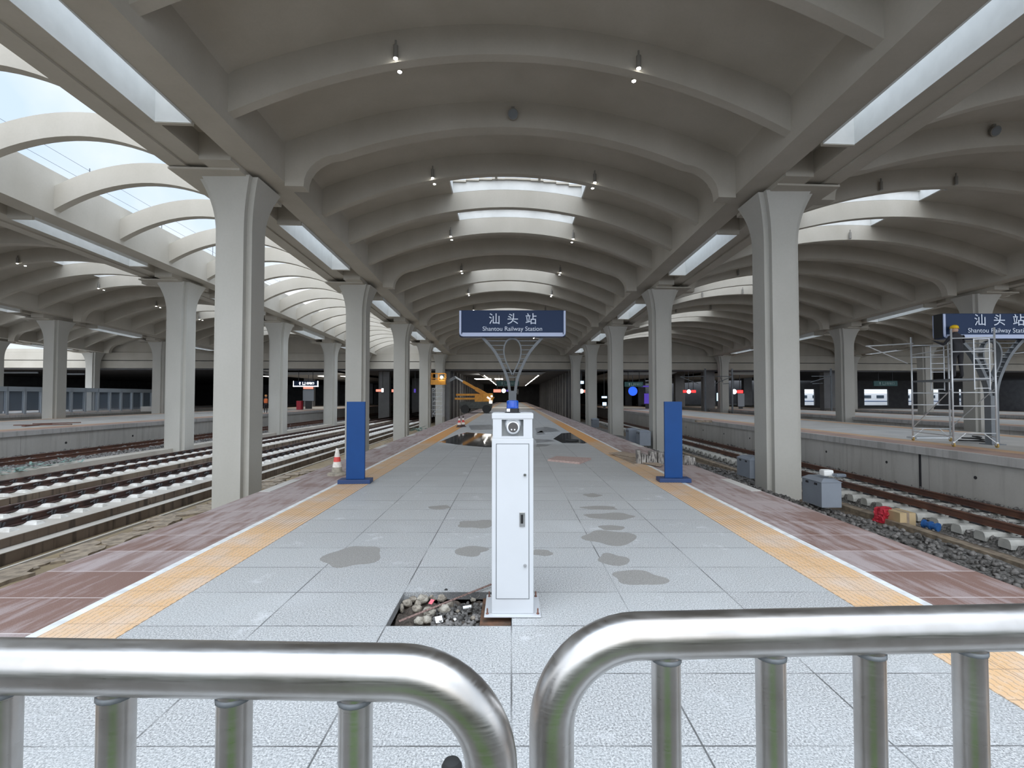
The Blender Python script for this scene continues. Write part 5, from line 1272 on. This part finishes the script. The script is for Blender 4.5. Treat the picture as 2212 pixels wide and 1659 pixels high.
walk = dict(pelvis=(0,0,0.95), waist=(0,0,1.12), chest=(0,-0.02,1.36), neck=(0,-0.03,1.54), head=(0,-0.05,1.66),
            ell=(-0.30,0.06,1.18), wrl=(-0.28,-0.12,1.0), elr=(0.30,0.10,1.20), wrr=(0.34,0.22,1.0),
            knl=(-0.10,-0.16,0.52), anl=(-0.10,0.02,0.09), knr=(0.11,0.02,0.50), anr=(0.11,0.28,0.13))
person((p.x, p.y, 0.0), math.radians(205), 'person in orange vest and helmet walking away on the left platform', walk, M['vest'], M['helmeto'], M['dark_cloth'])
# ================================================================== SCAFFOLD TOWER ON THE RIGHT PLATFORM
SX = ony(1978, 940, 17.6).x
def tower(x0, x1, y0, y1, H, lab, plat_z, rungz, name='scaffold_tower', ladder=True, castor=True):
    t = thing(name, (x0, y0, 0), lab, 'scaffold')
    W_, D_ = x1-x0, y1-y0
    for x in (0, W_):
        for y in (0, D_):
            MB().tube([(x,y,0.16),(x,y,H)],0.028,10).build('standard', M['alu'], t, smooth=True)
            if castor:
                cs = MB().tube([(x-0.02,y,0.075),(x+0.02,y,0.075)],0.073,16).build('caster', M['amber'], t)
                MB().box((x-0.03,y-0.03,0.07),(x+0.03,y+0.03,0.18)).build('caster_fork', M['alu'], cs)
    for y in (0, D_):
        for z in rungz:
            MB().tube([(0,y,z),(W_,y,z)],0.02,8).build('ledger', M['alu'], t, smooth=True)
        for z in (rungz[0],):
            for x, s in ((0,1),(W_,-1)):
                MB().tube([(x+s*0.35,y,z),(x,y,z-0.32 if z > 0.4 else z+0.3)],0.014,6).build('corner_brace', M['alu'], t)
        if ladder:
            lx = W_*0.52
            for q in (lx, lx+0.42): MB().tube([(q,y,plat_z-0.35),(q,y,H-0.35)],0.018,8).build('ladder_side', M['alu'], t)
            for k in range(7):
                z = plat_z-0.3+k*0.32
                if z < H-0.35: MB().tube([(lx,y,z),(lx+0.42,y,z)],0.014,6).build('ladder_rung', M['alu'], t)
    for x in (0, W_):
        for z0, z1 in ((0.5,plat_z-0.3),):
            MB().tube([(x,0,z1),(x,D_,z0)],0.016,6).build('side_brace', M['alu'], t)
        MB().tube([(x,0,plat_z+1.0),(x,D_,plat_z+1.0)],0.016,6).build('guard_rail', M['alu'], t)
        MB().tube([(x,0,0.35),(x,D_,0.35)],0.018,6).build('base_rail', M['alu'], t)
    if plat_z: MB().box((0.02,0.0,plat_z-0.04),(W_-0.02,D_,plat_z+0.02)).build('platform_deck', M['post'], t)
    return t
sx0 = ony(2060, 960, 16.1).x
zs_ = [ony(2100, q, 16.1).z for q in (935, 905, 877, 848, 788, 760, 731)]
tw = tower(sx0, sx0+1.18, 16.1, 18.5, ony(2050, 710, 16.1).z, 'aluminium scaffold tower on casters with a worker on it, on the right platform', ony(2100,819,16.1).z, zs_)
tw.rotation_euler = (0,0,math.radians(-14))
b1 = thing('scaffold_brace', (0,0,0), 'pair of crossing scaffold tubes jutting out left of the back tower', 'tube')
MB().tube([ony(1870,748,18.3), ony(1972,742,18.3)],0.02,8).build('upper_tube', M['alu'], b1)
MB().tube([ony(1874,748,18.3), ony(1960,785,18.3)],0.02,8).build('lower_tube', M['alu'], b1)
up = dict(pelvis=(0,0,0.92), waist=(0,0,1.10), chest=(0.02,-0.02,1.34), neck=(0.02,-0.05,1.52), head=(0.02,-0.08,1.63),
          ell=(-0.27,-0.10,1.22), wrl=(-0.20,-0.30,1.36), elr=(0.32,-0.12,1.16), wrr=(0.42,-0.32,1.28),
          knl=(-0.10,-0.02,0.48), anl=(-0.11,0.03,0.09), knr=(0.10,-0.02,0.48), anr=(0.12,0.03,0.09))
px_ = ony(2069, 800, 16.35)
person((px_.x, 16.35, ony(2100,819,16.1).z+0.02), math.radians(170), 'person in dark clothes and yellow helmet standing on the scaffold', up, None, M['helmet'], M['dark_cloth'])
p = onz(2100, 956, 0); b = MB()
b.tube([p+Vector((0.5*math.cos(u*0.7)*(1-u*0.03), 0.25*math.sin(u*0.7), 0.03+0.01*u%3)) for u in range(20)],0.025,6); tag(b.build('cable_pile', M['rubber']), 'dark cable pile between the feet of the right scaffold tower', 'cable')
p = onz(2030, 948, 0); tag(MB().box((-0.9,0,0.0),(0.6,0.5,0.05)).build('metal_sheet', M['alu'], loc=(p.x,p.y,0.01)), 'flat aluminium sheets on the right platform behind the scaffold wheels', 'sheet')
# ladder-like scaffold by the fifth left column
for k, (pxa, pxb, Y) in enumerate([(934,956,52.0)]):
    a, c = ony(pxa,850,Y), ony(pxb,850,Y)
    t = thing('scaffold_tower', (a.x, Y, -0.5), 'thin grey scaffold tower beside the fourth left column', 'scaffold')
    W_ = c.x-a.x; H = ony(pxa,838,Y).z+0.5
    for x in (0, W_):
        for y in (0, 1.2): MB().tube([(x,y,0),(x,y,H)],0.04,6).build('standard', M['alu'], t)
    for z in np.linspace(0.3, H-0.05, 7): MB().tube([(0,0,z),(W_,0,z)],0.03,6).build('ledger', M['alu'], t)
    for j in range(3): MB().tube([(0,0,0.3+j*1.2),(W_,0,1.3+j*1.2)],0.025,6).build('diagonal', M['alu'], t)
# ================================================================== BOOM LIFT
YB = 50.0
c0 = onz(1041, 891, 0)
t = thing('boom_lift', (c0.x, YB, 0), 'orange boom lift at the far end of the central platform, basket raised to the left', 'boom lift')
def rel(px, py, Y=YB): p = ony(px, py, Y); return Vector((p.x-c0.x, Y-YB, p.z))
MB().bbox((-2.1,-1.0,0.45),(1.1,1.0,1.15),0.08).build('chassis', M['darkmet'], t)
for x in (-1.55, 0.6):
    for y in (-1.0, 0.9): MB().tube([(x,y-0.14,0.42),(x,y+0.14,0.42)],0.42,20).build('wheel', M['rubber'], t)
MB().bbox((0.2,-0.8,1.15),(1.2,0.8,2.0),0.05).build('turret', M['orange'], t)
b = MB(); b.box((-2.6,-0.7,1.35),(0.3,0.7,1.55)); b.box((-2.5,-0.5,1.75),(0.2,0.5,1.95)); b.box((-0.6,-0.75,1.15),(0.2,0.75,1.75)); b.build('counterweight_arm', M['orange'], t)
MB().bar(rel(1066,862), rel(1028,840), 0.32, 0.40).build('boom_lower', M['orange'], t)
MB().bar(rel(1034,843), rel(1000,824), 0.24, 0.28).build('boom_middle', M['orange'], t)
MB().bar(rel(1003,826), rel(983,814), 0.14, 0.16).build('boom_upper', M['alu'], t)
MB().bar(rel(984,815), rel(962,827), 0.20, 0.30).build('jib', M['post'], t)
q = rel(950,828)
b = MB(); 
for z in (0, 0.5, 1.0): 
    b.tube([q+Vector((-0.8,-0.4,z)), q+Vector((0.6,-0.4,z)), q+Vector((0.6,0.4,z)), q+Vector((-0.8,0.4,z)), q+Vector((-0.8,-0.4,z))],0.04,6)
for dx in (-0.8,-0.1,0.6):
    for dy in (-0.4,0.4): b.tube([q+Vector((dx,dy,-0.1)), q+Vector((dx,dy,1.0))],0.04,6)
b.box((q.x-0.85,q.y-0.45,q.z-0.15),(q.x+0.65,q.y+0.45,q.z+0.35)); b.build('basket', M['orange'], t)
for (px, py, r) in ((1061,868,0.16),(1063,856,0.10)):
    MB().obox(rel(px,py)+Vector((0,-1.1,0)), (r*2,0.06,r*2)).build('work_light', M['worklamp'], t)
MB().obox(rel(1057,860)+Vector((0,-1.15,0)), (0.42,0.05,0.16), Matrix.Rotation(0.6,3,'Y')).build('glowing_panel', M['worklamp'], t)  # panel's brightness comes from its own emission
lam = ony(954, 815, YB-0.6)
tag(MB().lathe([(0.13,-0.05),(0.13,0.05)],lam,16,Matrix.Rotation(math.pi/2,3,'X')).build('flood_lamp', M['lampon']), 'bright flood lamp at the boom lift basket', 'lamp')
# overhead line brackets seen past the right columns
for k, (segs, lab) in enumerate([([((1469,814),(1524,813)),((1469,814),(1509,829))],'overhead line bracket seen left of the farthest right platform column'),
        ([((1542,813),(1582,813)),((1542,830),(1580,814)),((1556,815),(1562,826)),((1562,829),(1576,828))],'overhead line bracket seen right of the farthest right platform column'),
        ([((1751,826),(1796,812)),((1753,813),(1796,813)),((1755,829),(1777,828))],'overhead line bracket beside the column behind the right platform')]):
    b = MB()
    for p_, q_ in segs: b.tube([ony(*p_,60), ony(*q_,60)], 0.045, 6)
    t = thing('catenary_bracket', (0,0,0), lab, 'bracket'); b.build('arm', M['post'], t)
    e = ony(*segs[0][1],60); MB().box((e.x-0.08,60,-1.6),(e.x+0.08,60.16,5.1)).build('mast', M['post'], t)
# ================================================================== BEHIND THE CAMERA
struct(MB().box((-60,-60,-0.5),(60,0.29,-0.02)).build('ground_behind', M['asphalt']))
struct(MB().box((-0.75,-1.6,-0.03),(0.75,-0.45,-0.01)).build('lawn_behind', M['greenclad']))
for k in range(9):
    b = MB(); x = -6+k*1.5
    for j in range(220): b.obox((x+rr(0.75), -3.4+rr(0.4), 0.08+1.75*random.random()), (0.16,0.16,0.1), Matrix.Rotation(rr(3),3,'X'))
    tag(b.build('hedge_bush', M['greenclad']), 'clipped green bush behind the steel barriers', 'bush', 'bushes behind the barriers')

# lettering as real meshes
dg = bpy.context.evaluated_depsgraph_get()
for o in TXT:
    o.data.fill_mode = 'BOTH'
dg.update()
for o in TXT:
    me = bpy.data.meshes.new_from_object(o.evaluated_get(dg)); n_ = bpy.data.objects.new(o.name, me); C.objects.link(n_)
    n_.parent = o.parent; n_.location = o.location; n_.rotation_euler = o.rotation_euler; nm_ = o.name
    if not me.materials: me.materials.append(o.data.materials[0])
    bpy.data.objects.remove(o); n_.name = nm_
